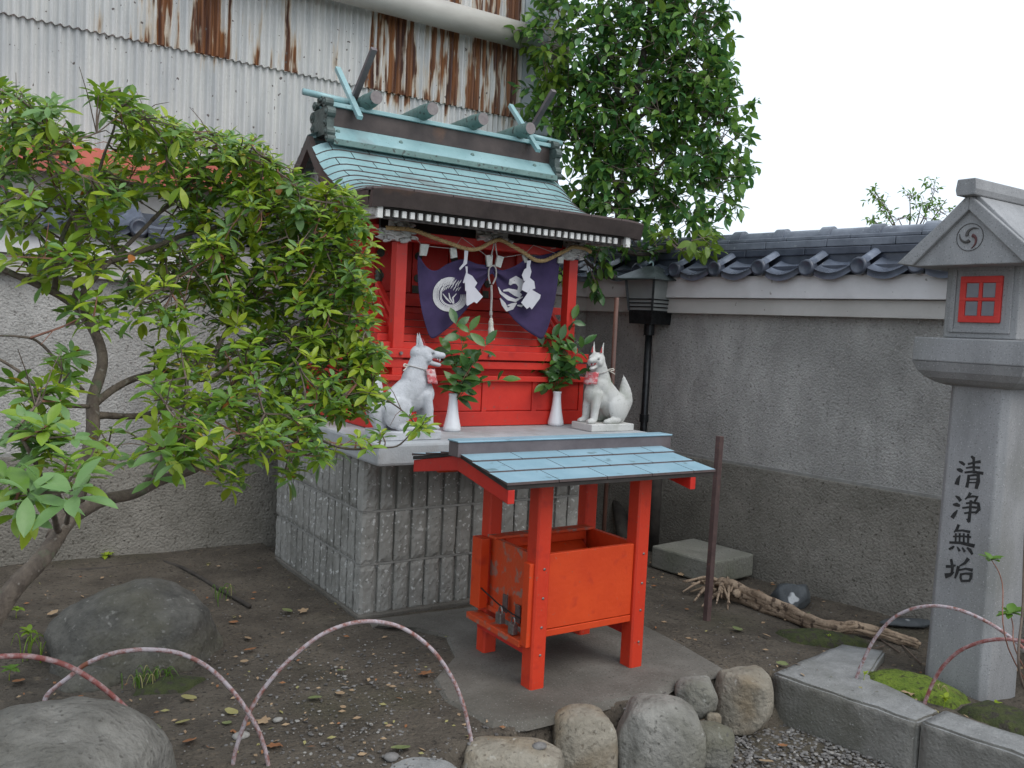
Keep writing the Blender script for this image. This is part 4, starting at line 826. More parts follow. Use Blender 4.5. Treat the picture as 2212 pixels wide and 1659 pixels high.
vase_set(1200,919,'white ceramic vase next to the right stone fox','bushy sprig of glossy leaves in the right vase, one twig reaching over the fox',8,[
 dict(p=[(1208,800,0),(1222,745,.0),(1238,690,.02)],n=8),dict(p=[(1195,810,0),(1180,775,0),(1172,745,0)],n=7),dict(p=[(1220,815,-.02),(1255,805,-.03),(1292,812,-.03)],n=6),dict(p=[(1200,800,-.02),(1205,765,-.03),(1212,735,-.03)],n=9),dict(p=[(1185,820,-.01),(1170,800,-.02),(1155,785,-.02)],n=6),dict(p=[(1215,800,-.02),(1240,770,-.03),(1262,745,-.03)],n=7),dict(p=[(1190,830,-.03),(1180,830,-.05)],n=6),dict(p=[(1205,815,-.03),(1215,800,-.05)],n=6),dict(p=[(1190,800,.03),(1188,760,.03),(1196,730,.03)],n=7)])
# ---------------------------------------------------------------- offering box with its own roof
ob=thing('offering_box',(2.165,2.85,0),'orange red offering box on four posts under a little blue copper gable roof','offering box')
Q=lambda *a,**k: B(*a,parent=ob,**k)
for (x0,x1,y0,y1,h) in ((1.889,1.955,2.62,2.69,.815),(2.376,2.442,2.62,2.69,.815),(1.932,1.995,3.02,3.085,.83),(2.43,2.493,3.02,3.085,.83)):
    p_=MB(); ax=(x0+x1)/2; c_=.007
    poly=[(x0+c_,y0),(x1-c_,y0),(x1,y0+c_),(x1,y1-c_),(x1-c_,y1),(x0+c_,y1),(x0,y1-c_),(x0,y0+c_)]
    pr=MB().prism(poly,lambda u,v,w_:V((u,v,w_)),.012,h).obj('post','post_red',ob,bevel=.0015)
    if y0<2.8:
        for z in (.145,.25,.36,.47) if x0<2.1 else (.12,.25,.36,.48): MB().ell(((x0+x1)/2+.004,y0-.001,z),(.006,.003,.005)).obj('screw_head','bolt',pr)
Q(1.956,2.375,2.636,2.656,.234,.520,'front_panel','orange'); Q(1.956,2.375,2.634,2.660,.205,.231,'bottom_rail','orange')
Q(1.995,2.45,3.035,3.055,.22,.500,'back_panel','orange')
MB().prism([(2.69,.22),(3.02,.22),(3.02,.500),(2.69,.515)],lambda u,v,w_:V((w_+(u-2.69)*.12,u,v)),1.905,1.927).obj('side_panel','orange_worn',ob)
MB().prism([(2.69,.22),(3.02,.22),(3.02,.500),(2.69,.515)],lambda u,v,w_:V((w_+(u-2.69)*.12,u,v)),2.398,2.418).obj('side_panel','orange',ob)
Q(1.87,1.902,2.635,2.675,.175,.49,'side_stile','orange'); Q(1.885,1.925,3.00,3.07,.215,.50,'side_stile','orange')
Q(1.865,1.925,2.675,3.06,.165,.190,'side_shelf','orange_worn'); Q(1.90,1.93,2.69,3.03,.13,.163,'stretcher','red_deep'); Q(2.40,2.43,2.69,3.03,.13,.175,'stretcher','red_deep')
Q(1.93,2.44,2.66,3.03,.205,.225,'floor_board','orange_worn')
Q(2.00,2.42,3.00,3.034,.455,.50,'inner_rail','orange')
for k in range(2):     # sloping boards that steer the coins
    y0=2.66 if k==0 else 3.03; MB().add([(1.94,y0,.455),(2.41,y0,.455),(2.40,2.845,.36),(1.95,2.845,.36),(1.94,y0,.445),(2.41,y0,.445),(2.40,2.845,.35),(1.95,2.845,.35)],[(0,1,2,3),(7,6,5,4),(0,4,5,1),(1,5,6,2),(2,6,7,3),(3,7,4,0)]).obj('sloping_board','orange',ob)
Q(1.93,2.44,2.97,3.03,.50,.512,'rim','orange_worn',bevel=.003)
for i,(y,z) in enumerate(((2.83,.26),(2.74,.245))):
    b=MB().box(1.868,1.892,y-.018,y+.018,z-.05,z-.008); lk=b.obj('padlock','bolt',ob,bevel=.003)
    MB().tube([(1.880,y+.012*math.cos(a),z-.008+.022*math.sin(a)) for a in [k*PI/8 for k in range(9)]],.0035,6).obj('shackle','bolt',lk)
    B(1.896,1.903,y-.016,y+.016,z-.01,z+.06,'hasp','rustpost',ob)
MB().tube([(1.893,3.0,.30),(1.888,2.86,.275),(1.889,2.76,.265),(1.892,2.69,.262)],.003,6).obj('wire','black',ob)
# roof of the box
EY0,EY1,RY=2.50,3.20,2.85; EX0,EX1=1.664,2.655; ez,rz=.815,.876
for s,yy in ((-1,EY0),(1,EY1)):
    MB().add([(EX0,yy,ez-.012),(EX1,yy,ez-.012),(EX1,RY,rz-.006),(EX0,RY,rz-.006),(EX0,yy,ez+.002),(EX1,yy,ez+.002),(EX1,RY,rz+.006),(EX0,RY,rz+.006)],[(0,1,2,3),(7,6,5,4),(0,4,5,1),(1,5,6,2),(2,6,7,3),(3,7,4,0)]).obj('roof_board','dark',ob)
    for r_ in range(3):
        f0,f1=r_/3,(r_+1)/3; x=EX0-.003-(r_%2)*.11
        ya,yb=RY+(yy-RY)*f0*1.012,RY+(yy-RY)*f1*1.012; za,zb=rz+(ez-rz)*f0,rz+(ez-rz)*f1
        while x<EX1:
            a=max(EX0-.004,x); c=min(EX1+.004,x+.2165); x+=.22
            if c-a<.02: continue
            pb=MB(); pb.add([(a,ya,za+.008),(c,ya,za+.008),(c,yb,zb+.0135),(a,yb,zb+.0135),(a,ya,za+.0065),(c,ya,za+.0065),(c,yb,zb+.004),(a,yb,zb+.004)],[(0,1,2,3),(7,6,5,4),(0,4,5,1),(1,5,6,2),(2,6,7,3),(3,7,4,0)]); pb.mi=[0,1,1,1,1,1]; pb.obj('roof_plate',['copper_light','edgebrown'],ob)
    for x in (1.668,2.528):
        MB().add([(x,yy+s*-.0,ez-.062),(x+.028,yy,ez-.062),(x+.028,RY,rz-.062),(x,RY,rz-.062),(x,yy,ez-.014),(x+.028,yy,ez-.014),(x+.028,RY,rz-.006),(x,RY,rz-.006)],[(0,1,2,3),(7,6,5,4),(0,4,5,1),(1,5,6,2),(2,6,7,3),(3,7,4,0)]).obj('rafter','red' if s<0 else 'red_deep',ob,bevel=.002)
Q(1.70,2.62,2.645,2.665,.772,.806,'roof_beam','orange'); Q(1.70,2.62,3.045,3.065,.772,.806,'roof_beam','orange')
Q(1.648,2.712,2.815,2.885,.868,.922,'ridge_box','brown_grey'); Q(1.644,2.716,2.810,2.890,.923,.929,'ridge_cap','copper_light')
# ---------------------------------------------------------------- tiled boundary walls
WA=R(8.06); NRM=V((math.cos(WA),math.sin(WA),0)); TAN=V((-math.sin(WA),math.cos(WA),0))
def wall_builder(name,nrm,tan,d,a0,a1,label,disc0,pitch,ridge=True,detail=(0,99),crackflip=1):
    """n.p=d is the near face; local (a along, q behind the face, z)"""
    F=lambda a,q,z: nrm*(d+q)+tan*a+V((0,0,z))
    t=thing(name,F((a0+a1)/2,.1,-.12),label,'wall')
    def bx(a,b_,q0,q1,z0,z1,nm,m,bev=0,par=t):
        bb=MB(); vs=[F(x,q,z) for x in (a,b_) for q in (q0,q1) for z in (z0,z1)]
        return bb.add(vs,[(0,1,3,2),(4,6,7,5),(0,4,5,1),(2,3,7,6),(0,2,6,4),(1,5,7,3)]).obj(nm,m,par,bevel=bev)
    bx(a0,a1,.0,.2,.585,1.52,'roughcast_face','stone_wall')
    bx(a0,a1,-.028,.2,-.14,.583,'lower_course','wall_base',.006)
    bx(a0,a1,-.010,.19,.580,.600,'joint_strip','mortar',.002)
    bx(a0,a1,-.055,.24,1.505,1.600,'plaster_band','plaster2',.003)  # beige plaster, with the cornice's shade also put into its darker tone
    bx(a0,a1,-.085,.27,1.603,1.735,'plaster_cornice','plaster',.003)
    # tiles: one pantile after another with a round end cap
    QE=-.13; QR=.10
    me_t=me_c=None
    def tile(a):
        nonlocal me_t,me_c
        if me_t is None:
            b=MB(); NX=16; NS=5; vs=[];fs=[]
            def prof(u):   # u 0..1 across: roll then trough
                if u<.12: return .020+.028*math.sin(PI/2*u/.12)
                z_=.048-.082*math.sin(PI/2*min(1,(u-.12)/.58)); return z_+(.024*((u-.70)/.30)**2 if u>.70 else 0)
            for j in range(NS+1):
                q=QE+(QR+.06-QE)*j/NS; z=1.775+.13*j/NS*1.0
                for i in range(NX+1): u=i/NX; vs.append(V((-.05+pitch*u,q,z+prof(u))))
            W_=NX+1
            for j in range(NS):
                for i in range(NX): k=j*W_+i; fs.append((k,k+1,k+W_+1,k+W_))
            o_=len(vs)
            for i in range(NX+1): u=i/NX; vs.append(V((-.05+pitch*u,QE+.004,1.775+prof(u)-(.036 if u>.2 else .012))))
            for i in range(NX): fs.append((i,i+1,o_+i+1,o_+i))
            b.add(vs,fs); b.v=[tan*v.x+nrm*v.y+V((0,0,v.z)) for v in b.v]
            o=b.obj('eave_tile','tile',t,smooth=True,origin=(0,0,0),fix=False); me_t=o
            b=MB().lathe([(.001,0),(.030,0),(.034,-.004),(.040,-.004),(.046,.0),(.048,.010),(.048,.05)],(0,0,0),22)
            # axis along -nrm
            rot=Matrix((tan,V((0,0,1)),nrm)).transposed(); b.v=[rot@v for v in b.v]
            c=b.obj('tile_end_cap','tile_dark',o,smooth=True,origin=(0,0,0)); me_c=c; 
        else:
            o=inst(me_t,'eave_tile',(0,0,0),t); c=bpy.data.objects.new('tile_end_cap',me_c.data); COL.objects.link(c); c.parent=o
        base=nrm*d+tan*a; WL[o]=base; o.location=base-WL[t]+V((0,0,random.uniform(-.004,.004))); c.location=tan*(-.05+pitch*.15)+nrm*(QE-.012)+V((0,0,1.777))
    a=disc0
    while a>a0+.1: a-=pitch
    while a<a1-.05: 
        tile(a); a+=pitch
    bx(a0,a1,-.07,.25,1.735,1.79,'tile_bedding','tile_dark'); bx(a0,a1,.03,.26,1.792,1.875,'tile_bedding','tile_dark')
    if ridge:
        for k,(q,z0,z1) in enumerate(((.045,1.86,1.902),(.055,1.905,1.948),(.07,1.95,1.972))):
            a=a0-k*.13
            while a<a1:
                c=min(a1,a+.40); bx(max(a0,a)+.001,c-.001,q-.028,.30-q,z0,z1,'ridge_course_tile','ridgetile' if k else 'tile_dark',.005); a+=.40
        a=disc0+.02
        while a>a0: a-=.302
        while a<a1:
            p=[F(a+x,.14,1.975) for x in (0,.30)]
            def halfp(r_,x0,x1,nm,m):
                b=MB();n=12; vs=[F(x,.14-r_*math.cos(PI*k/n),1.968+r_*math.sin(PI*k/n)*1.05) for x in (x0,x1) for k in range(n+1)]
                return b.add(vs,[(k,k+1,n+2+k,n+1+k) for k in range(n)]+[tuple(range(n+1)),tuple(range(n+1,2*n+2))[::-1]]).obj(nm,m,t,smooth=False)
            if a+.30>a0 and a<a1: halfp(.050,a,a+.30,'ridge_cap_tile','ridgetile'); o=halfp(.064,a-.035,a+.028,'ridge_collar','ridgetile')
            a+=.302
    return t,F
wr,FR=wall_builder('boundary_wall',NRM,TAN,4.70,-1.2,4.62,'right hand garden wall of grey roughcast with white cornice and dark glazed tile coping',3.317-.31*1,.3095)
wb_,FB=wall_builder('boundary_wall',V((0,1,0)),V((-1,0,0)),5.12,-4.05,3.2,'back garden wall behind the shrub and the shrine, roughcast with grey tile coping',.3,.3095,ridge=False)
# thin crack lines and stain on the foot
# ---------------------------------------------------------------- corrugated building behind
YB=5.34
cb=thing('corrugated_building',(1.0,YB+1,0),'tall building clad in rusty white corrugated iron behind the back wall','building')
def corr_sheet(x0,x1,z0,z1,y,par,lap=0):
    b=MB(); pitch=.0425; n=int(round((x1-x0)/pitch*6)); vs=[];fs=[]
    xs=[x0+(x1-x0)*i/n for i in range(n+1)]
    def yy(x): return y-.0105*math.cos(2*PI*x/pitch)
    rz_=[z0,z1]
    for z in rz_:
        for x in xs: vs.append((x,yy(x)-(.006 if z==z0 else 0)*1.0,z+(.004*math.cos(2*PI*x/pitch) if z==z0 else 0)))
    for x in xs: vs.append((x,yy(x)+.012,z0))
    W_=n+1
    for i in range(n): fs.append((i,i+1,W_+i+1,W_+i)); fs.append((i,2*W_+i,2*W_+i+1,i+1))
    return b.add(vs,fs).obj('corrugated_sheet','corr',par,smooth=False,fix=False)
x=-3.42
while x<3.5:
    w_=.68; c=min(3.5,x+w_)
    corr_sheet(x,c+.02 if c<3.5 else c,2.17,2.86,YB,cb); corr_sheet(x,c+.02 if c<3.5 else c,2.822,3.72,YB-.012,cb); corr_sheet(x,c+.02 if c<3.5 else c,3.69,4.75,YB-.024,cb); x=c
MB().box(-3.4,3.86,YB+.02,YB+4,1.0,4.7).obj('wall_core','panel',cb)
for i,(x0,x1) in enumerate(((3.502,3.600),(3.604,3.86))):
    for z0,z1 in ((1.9,2.74),(2.744,3.55),(3.554,4.75)): B(x0,x1,YB-.015,YB+.02,z0,z1,'corner_panel','panel',cb,.003)
MB().box(-3.4,3.7,5.30,5.33,1.82,2.17).obj('beige_board','plaster2',cb)
MB().add([(x_,y_,z_) for x_ in (-3.4,1.98) for y_,z_ in ((5.335,2.215),(5.16,2.085),(5.155,2.035),(5.17,2.035),(5.18,2.075),(5.335,2.19))],[tuple(range(6)),tuple(range(6,12))[::-1]]+[(i,(i+1)%6,(i+1)%6+6,i+6) for i in range(6)]).obj('red_flashing','redflash',cb)
for x_ in (-1.2,-.3,.6,1.5): MB().bar((x_,5.158,2.084),(x_,5.330,2.213),.012,.012).obj('flashing_seam','redflash',cb)
dp=thing('drain_pipe',(3.0,5.22,3.33),'fat pale plastic pipe running along the corrugated wall at the top of the photo','pipe')
PZc=3.35
MB().tube([(1.2,5.21,PZc),(3.42,5.21,PZc)],.0865,28).obj('pipe_run','pipe',dp,smooth=True); MB().tube([(3.56,5.21,PZc),(3.80,5.21,PZc)],.0865,28).obj('pipe_end','pipe',dp,smooth=True)
MB().tube([(3.41,5.21,PZc),(3.565,5.21,PZc)],.0905,28).obj('coupling','pipegrey',dp,smooth=False)
# ---------------------------------------------------------------- stone lantern with carved inscription
LC=V((3.690,1.962,0)); LR=R(0)
ln=thing('stone_lantern',LC+V((0,0,-.07)),'tall pale granite shrine lantern with four black characters and a red lattice window','stone lantern')
def LB(h0,h1,z0,z1,name,m='granite',ch=0,bev=.006):
    def ring(h,z): 
        if not ch: return [(-h,-h,z),(h,-h,z),(h,h,z),(-h,h,z)]
        c=ch; return [(-h+c,-h,z),(h-c,-h,z),(h,-h+c,z),(h,h-c,z),(h-c,h,z),(-h+c,h,z),(-h,h-c,z),(-h,-h+c,z)]
    a=ring(h0,z0); b_=ring(h1,z1); n=len(a)
    return MB().add([LC+V(p) for p in a+b_],[tuple(range(n))[::-1],tuple(range(n,2*n))]+[(i,(i+1)%n,(i+1)%n+n,i+n) for i in range(n)]).obj(name,m,ln,bevel=bev)
LB(.136,.124,-.12,1.215,'pillar',ch=.026)
# bowl under the platform
prof=[(.128,1.206),(.160,1.216),(.190,1.235),(.213,1.262),(.229,1.300)]
for (h0,z0),(h1,z1) in zip(prof[:-1],prof[1:]): LB(h0,h1,z0,z1+.0005,'platform_bowl',bev=0)
LB(.230,.228,1.301,1.400,'platform')
# fire box with recessed frames
LB(.150,.150,1.402,1.712,'fire_box')
xf=LC.x-.1505
for (y0,y1,z0,z1) in ((-.125,-.105,1.425,1.69),(.105,.125,1.425,1.69),(-.105,.105,1.425,1.44),(-.105,.105,1.675,1.69)):
    B(xf-.007,xf+.002,LC.y+y0,LC.y+y1,z0,z1,'raised_border','granite',ln,.002)
wn=B(xf-.004,xf+.001,LC.y-.085,LC.y+.085,1.468,1.650,'window_frame','winred',ln,0)
for a_,b_ in (((-.085,-.060),0),((.060,.085),0),((-.007,.007),0)): B(xf-.010,xf-.003,LC.y+a_[0],LC.y+a_[1],1.466,1.652,'window_bar','winred',wn,.002)
for z0,z1 in ((1.466,1.492),(1.553,1.565),(1.626,1.652)): B(xf-.011,xf-.004,LC.y-.082,LC.y+.082,z0,z1,'window_bar','winred',wn,.002)
for y0 in (-.058,.009):
    for z0 in (1.494,1.567): B(xf-.0060,xf-.0045,LC.y+y0,LC.y+y0+.049,z0,z0+.057,'pane','glassgrey',wn,0)
yf=LC.y-.1505
wn2=B(LC.x-.085,LC.x+.085,yf-.001,yf+.004,1.468,1.650,'window_frame','winred',ln,0)
for a_ in ((-.085,-.060),(.060,.085),(-.007,.007)): B(LC.x+a_[0],LC.x+a_[1],yf-.009,yf-.002,1.466,1.652,'window_bar','winred',wn2,.002)
for z0,z1 in ((1.466,1.492),(1.553,1.565),(1.626,1.652)): B(LC.x-.082,LC.x+.082,yf-.010,yf-.003,z0,z1,'window_bar','winred',wn2,.002)
for x0 in (-.058,.009):
    for z0 in (1.494,1.567): B(LC.x+x0,LC.x+x0+.049,yf-.0055,yf-.0040,z0,z0+.057,'pane','glassgrey',wn2,0)
# gabled stone roof, gable looking at the path
GX=LC.x-.292; hw=.292; zt=1.960; zb=1.700
MB().prism([(-hw-.0,zb),(-hw+.055,zb-.012),(hw-.055,zb-.012),(hw,zb),(.022,zt),(-.022,zt)],lambda u,v,w_:V((w_,LC.y+u,v)),GX+.020,LC.x+.285).obj('roof','granite',ln,bevel=.004)
for s in (-1,1):   # raised verge on both slopes of the gable
    MB().prism([(s*hw,zb),(s*(hw-.070),zb-.010),(0,1.900),(0,zt-.002)],lambda u,v,w_:V((w_,LC.y+u,v)),GX,GX+.028).obj('verge','granite',ln,bevel=.004)
MB().prism([(-.036,1.952),(.036,1.952),(.042,1.975),(.036,2.016),(-.036,2.016),(-.042,1.975)],lambda u,v,w_:V((w_,LC.y+u,v)),GX-.03,LC.x+.32).obj('ridge','granite',ln,bevel=.004)
cc=V((GX+.0185,LC.y-.004,1.795))
MB().tube([cc+V((0,.053*math.cos(a),.053*math.sin(a))) for a in [k*PI/20 for k in range(41)]],.0014,5).obj('crest_ring','engrave',ln)
for k in range(3):
    a0=R(90+120*k-60); pts=[];rs=[]
    for j in range(9):
        f=j/8; a=a0+f*1.9; r_=.012+.033*f; pts.append(cc+V((0,r_*math.cos(a),r_*math.sin(a)))); rs.append(.0062*(1-f)**.7+.0012)
    MB().tube(pts,rs,6).obj('crest_comma','maroon' if k==1 else 'engrave',ln)
KAN=[([(408,236),(432,248),(456,266)],[8,20,16]),([(388,312),(412,318),(434,330)],[10,26,18]),([(386,448),(396,410),(416,372)],[30,24,8]),
([(528,188),(545,205)],[14,22]),([(547,200),(548,345)],[17,15]),([(495,262),(550,246),(606,238)],[12,15,20]),([(476,298),(540,290),(602,296)],[10,14,16]),([(464,342),(540,334),(632,350)],[12,16,20]),([(500,372),(492,430),(482,478)],[18,18,22]),([(500,374),(560,366),(592,370)],[12,14,20]),([(592,368),(590,430),(572,492)],[18,26,20]),([(504,408),(578,406)],[9,9]),([(502,440),(576,440)],[9,9]),
([(374,570),(398,586),(416,610)],[8,20,22]),([(350,652),(382,652),(408,662)],[10,26,16]),([(344,772),(362,745),(388,708)],[26,24,8]),([(512,545),(498,572),(466,600)],[20,16,8]),([(496,582),(540,572),(582,578),(560,618)],[10,14,20,14]),([(476,640),(540,632),(592,642),(598,700),(566,735)],[12,15,20,24,12]),([(442,684),(520,676),(606,684)],[12,14,14]),([(460,735),(520,728),(576,726)],[12,13,12]),([(520,618),(512,720),(500,812)],[17,18,22]),([(502,815),(478,792)],[18,6]),
([(400,852),(386,888),(360,918)],[18,18,8]),([(382,906),(440,902),(506,916)],[12,14,18]),([(352,960),(440,958),(516,966)],[10,12,14]),([(318,1018),(420,1022),(545,1050)],[14,18,24]),([(375,935),(372,1020)],[13,12]),([(412,935),(410,1025)],[13,12]),([(452,935),(450,1028)],[13,12]),([(494,940),(492,1034)],[15,13]),([(312,1082),(340,1070),(356,1056)],[12,18,10]),([(392,1066),(408,1096)],[10,18]),([(438,1070),(458,1102)],[10,18]),([(484,1070),(510,1090),(532,1128)],[10,22,14]),
([(286,1250),(330,1250),(368,1240)],[18,18,12]),([(330,1185),(342,1250),(336,1320)],[16,20,16]),([(284,1338),(320,1330),(352,1306)],[34,24,10]),([(490,1180),(462,1218),(412,1244)],[24,18,8]),([(398,1256),(386,1310),(368,1360)],[20,20,12]),([(410,1284),(470,1272),(528,1284)],[12,14,22]),([(424,1328),(420,1356),(430,1390)],[16,15,14]),([(424,1326),(470,1318),(520,1322)],[14,13,20]),([(522,1322),(520,1360),(504,1388)],[22,18,14]),([(428,1390),(506,1388)],[15,15])]
def pl_face(x,y,o):    # pillar's path-side face tapers a little
    p=PX(x,y,LC.x-.130)
    f=(p.z+.12)/1.335; return PX(x,y,LC.x-(.136-.012*f)-.0008+o)
strokes(KAN,lambda x,y:((2350+x/3.77)/1.1863,(1120+y/3.77)/1.1863),'inscription','ink',pl_face,0,ln,1.55)
# ---------------------------------------------------------------- garden lamp
lb=PZ(1376,1166,-.02); lp_=thing('garden_lamp',lb,'black garden lamp post with a square frosted lantern head under a pyramid cap','lamp')
def LP(z,dx=0): return V((lb.x,lb.y,z))
# size of the head from its own distance
s=depth(V((lb.x,lb.y,1.5)))/FOC; a45=math.atan2(-lb.y,-lb.x)+R(4)
lz=lambda y: EYE.z+( ( (829.5-y)*s ) ) # rough, refined by the check render
def zat(y,x=1395):   # height on the post's axis seen at pixel row y
    v=ray(x,y); n=V((v.x,v.y,0)); t=(V((lb.x,lb.y,0)).dot(n))/n.dot(n); return EYE.z+v.z*t
MB().tube([LP(-.05),LP(zat(700))],.024,16).obj('pole','black',lp_,smooth=True)
MB().tube([LP(zat(724)),LP(zat(700))],.036,16).obj('collar','black',lp_)
MB().tube([LP(zat(912)),LP(zat(895))],.031,16).obj('joint_ring','black',lp_)
def sq(h,z,ang=a45): return [LP(z)+V((h*math.cos(ang+k*PI/2),h*math.sin(ang+k*PI/2),0)) for k in range(4)]
def frus(h0,z0,h1,z1,name,m,par=lp_,bev=0): return MB().add(sq(h0,z0)+sq(h1,z1),[(3,2,1,0),(4,5,6,7)]+[(i,(i+1)%4,(i+1)%4+4,i+4) for i in range(4)]).obj(name,m,par,bevel=bev)
zA,zB,zC_,zD,zE_=zat(700),zat(672),zat(655),zat(604),zat(575)
k_=s
ROTL=a45
frus(44*k_,zA,46*k_,zB,'lamp_base','black')
frus(45*k_,zB+.001,55*k_,zD,'glass_box','lampglass')
for k in range(4):
    a_=sq(46*k_,zB)[k]; b_=sq(56*k_,zD)[k]; MB().bar(a_,b_,.015,.015).obj('corner_bar','black',lp_)
    for f in (.0,.12,.24,.36):
        p=sq((46+10*f)*k_,zB+(zD-zB)*f)
        MB().bar(p[k],p[(k+1)%4],.006,.008).obj('lattice_bar','black',lp_)
frus(84*k_,zD,14*k_,zE_,'lamp_roof','lamproof'); frus(85*k_,zD-.008,84*k_,zD-.0005,'roof_rim','lamproof')
MB().tube(cat_rom([LP(zE_-.005),LP(zE_+.02),LP(zE_+.03)+V((-.02,0,0)),LP(zE_+.015)+V((-.035,0,0))],5),.006,8).obj('ring_hook','copper',lp_)
# iron stake, post stubs, hose, rusty pipe
p=PZ(1526,1345,-.03); v=PY(1560,942,p.y)
b=MB(); b.bar(p-V((0,0,.03)),V((p.x+.012,p.y,v.z)),.028,.028,up=(0,1,0)); tag(b.obj('iron_stake','rustpost',bevel=.002),'thin rusty brown iron stake standing right of the offering box','stake')
p=PZ(1410,1172,-.03); tag(MB().tube([p-V((0,0,.05)),V((p.x,p.y,.60))],.045,12).obj('wooden_post','bark_dark',smooth=True),'dark short wooden post standing behind the right post of the offering box','post')
MB2=MB().tube(cat_rom([V((p.x+.05,p.y-.03,.70)),V((p.x+.06,p.y-.03,.55)),V((p.x+.055,p.y-.03,.42))],5),.012,8); tag(MB2.obj('hose','hose',smooth=True),'short pale blue length of hose hanging by the dark post','hose')
def dz(x0,y0,y1):    # plumb pipe seen at x0,y0 top
    pass
# ---------------------------------------------------------------- tree behind the shrine
tp=V((3.97,4.50,-.05)); tr=thing('evergreen_tree',tp,'glossy leaved evergreen tree rising behind the right end of the shrine roof','tree')
dT=depth(tp)
trunk=[tp,PD(1312,900,6.78),PD(1320,700,6.78),PD(1328,560,6.78),PD(1345,400,6.80),PD(1365,250,6.0),PD(1400,60,6.0),PD(1410,-80,6.0)]
MB().tube(cat_rom(trunk,5),[.052-.0010*i for i in range(36)],10).obj('trunk','bark_dark',tr,smooth=True)
bp=PD(1332,650,4.9); MB().tube([V((bp.x+.0,bp.y,-.05)),V((bp.x,bp.y,.8)),V((bp.x,bp.y,1.55))],.013,10).obj('support','rustpipe',smooth=True)
sp_=bpy.data.objects['support']; sp_.name='rusty_pipe'; tag(sp_,'upright rusty pipe standing beside the dark tree trunk behind the fox','pipe')
LOB=[(1290,60,150,120,6.05),(1420,90,150,130,6.00),(1500,130,80,110,5.95),(1240,190,100,90,6.00),(1370,230,140,120,5.95),(1500,260,110,110,5.90),(1560,300,60,90,5.85),(1290,330,90,90,5.95),(1420,360,120,90,5.85),(1520,400,80,80,5.85),(1370,440,90,60,5.85),(1200,110,70,60,5.95),(1480,475,80,45,5.80),(1300,480,60,70,5.95),(1350,530,60,30,5.95),(1455,528,80,24,5.35),(1260,560,50,60,5.90),(1500,20,70,60,5.95),(1330,-40,160,90,6.05),(1270,250,110,100,5.97),(1400,170,150,120,5.95),(1330,390,110,70,5.90)]
TL=[data_leaf('tree_leaf',.078,.019,m_,droop=d_,fold=.3) for m_,d_ in (('treeA',.15),('treeA',.4),('treeB',.3),('treeB',.12),('treeC',.3))]
def leaf_cloud(rnd,lobes,nsprig,per,Lr,Wf,mats,wts,parent,name,dj,nparts,tilt=.0,droop=(.1,.4),group=None,lime=None):
    """sprigs spread through the lobes; nearest leaves become parts, the rest one mesh"""
    b=MB(); tw=MB(); cand=[]
    tot=sum(l[2]*l[3] for l in lobes)
    for lb_ in lobes:
        n=int(nsprig*lb_[2]*lb_[3]/tot)+1
        for _ in range(n):
            a=rnd.random()*2*PI; r_=math.sqrt(rnd.random()); x=lb_[0]+math.cos(a)*r_*lb_[2]; y=lb_[1]+math.sin(a)*r_*lb_[3]; c0=PD(lb_[0],lb_[1],lb_[4])
            p=PD(x,y,lb_[4]+rnd.uniform(-dj,dj)*math.sqrt(max(.1,1-r_*r_*.8)))
            out=(p-c0); out=(out.normalized() if out.length>1e-3 else V((1,0,0)))+V((rnd.uniform(-.7,.7),rnd.uniform(-.7,.7),rnd.uniform(-.3,.6))); out.normalize()
            ln_=rnd.uniform(.07,.14); e=p+out*ln_; tw.tube([p-out*.10,p,e],[.0035,.0025,.001],4,cap=False)
            cand.append((p,out,ln_,x,y))
    leaves=[]
    for (p,out,ln_,x,y) in cand:
        n=rnd.randint(*per)
        for i in range(n):
            f=(i+.5)/n; q=p+out*ln_*f; a=i*2.4+rnd.random()*.8; o1=out.orthogonal().normalized(); o2=out.cross(o1)
            side=o1*math.cos(a)+o2*math.sin(a); d=(out*rnd.uniform(.3,1.1)+side+V((0,0,-rnd.uniform(0,.5)))).normalized()
            L_=rnd.uniform(*Lr); k=rnd.choices(range(len(mats)),wts)[0]
            if lime and lime(x,y): k=lime(x,y)
            leaves.append((depth(q),q,d,L_,k))
    leaves.sort(key=lambda t_:t_[0]); 
    protos_={}
    for idx,(dd,q,d,L_,k) in enumerate(leaves):
        mt=leaf_frame(q,d,V((rnd.uniform(-.5,.5),rnd.uniform(-.5,.5),1)),rnd.uniform(-.5,.5))
        if idx<nparts:
            if k not in protos_: protos_[k]=data_leaf('leaf',Lr[1],Lr[1]*Wf,mats[k],droop=.25,fold=.3)
            put_leaf(protos_[k],mt,parent,L_/Lr[1])
        else:
            vv,ff=leaf_mesh(L_,L_*Wf,.3,rnd.uniform(*droop),4); b.cur=k; b.add([mt@v for v in vv],ff)
    o=b.obj('foliage',mats,parent,smooth=True,fix=False); o['kind']='stuff'
    t_=tw.obj('twigs','twig',parent,fix=False); t_['kind']='stuff'
    return len(leaves)
leaf_cloud(random.Random(11),LOB,1050,(5,8),(.066,.094),.25,['treeA','treeB','treeC'],(5,5,.7),tr,'tree',.20,300,lime=lambda x,y:2 if (x>1425 and y>505) or (x<1215 and 60<y<190 and (int(x)%2)) else None)
for (a_,b2) in (((1345,430),(1450,330)),((1350,420),(1270,300)),((1372,260),(1470,160)),((1372,250),(1290,120)),((1335,540),(1440,540)),((1330,600),(1262,560))):
    MB().tube(cat_rom([PD(*a_,5.9),PD((a_[0]+b2[0])/2,(a_[1]+b2[1])/2+10,5.9),PD(*b2,5.88)],4),[.018-.001*i for i in range(9)],7).obj('branch','bark_dark',tr,smooth=True)
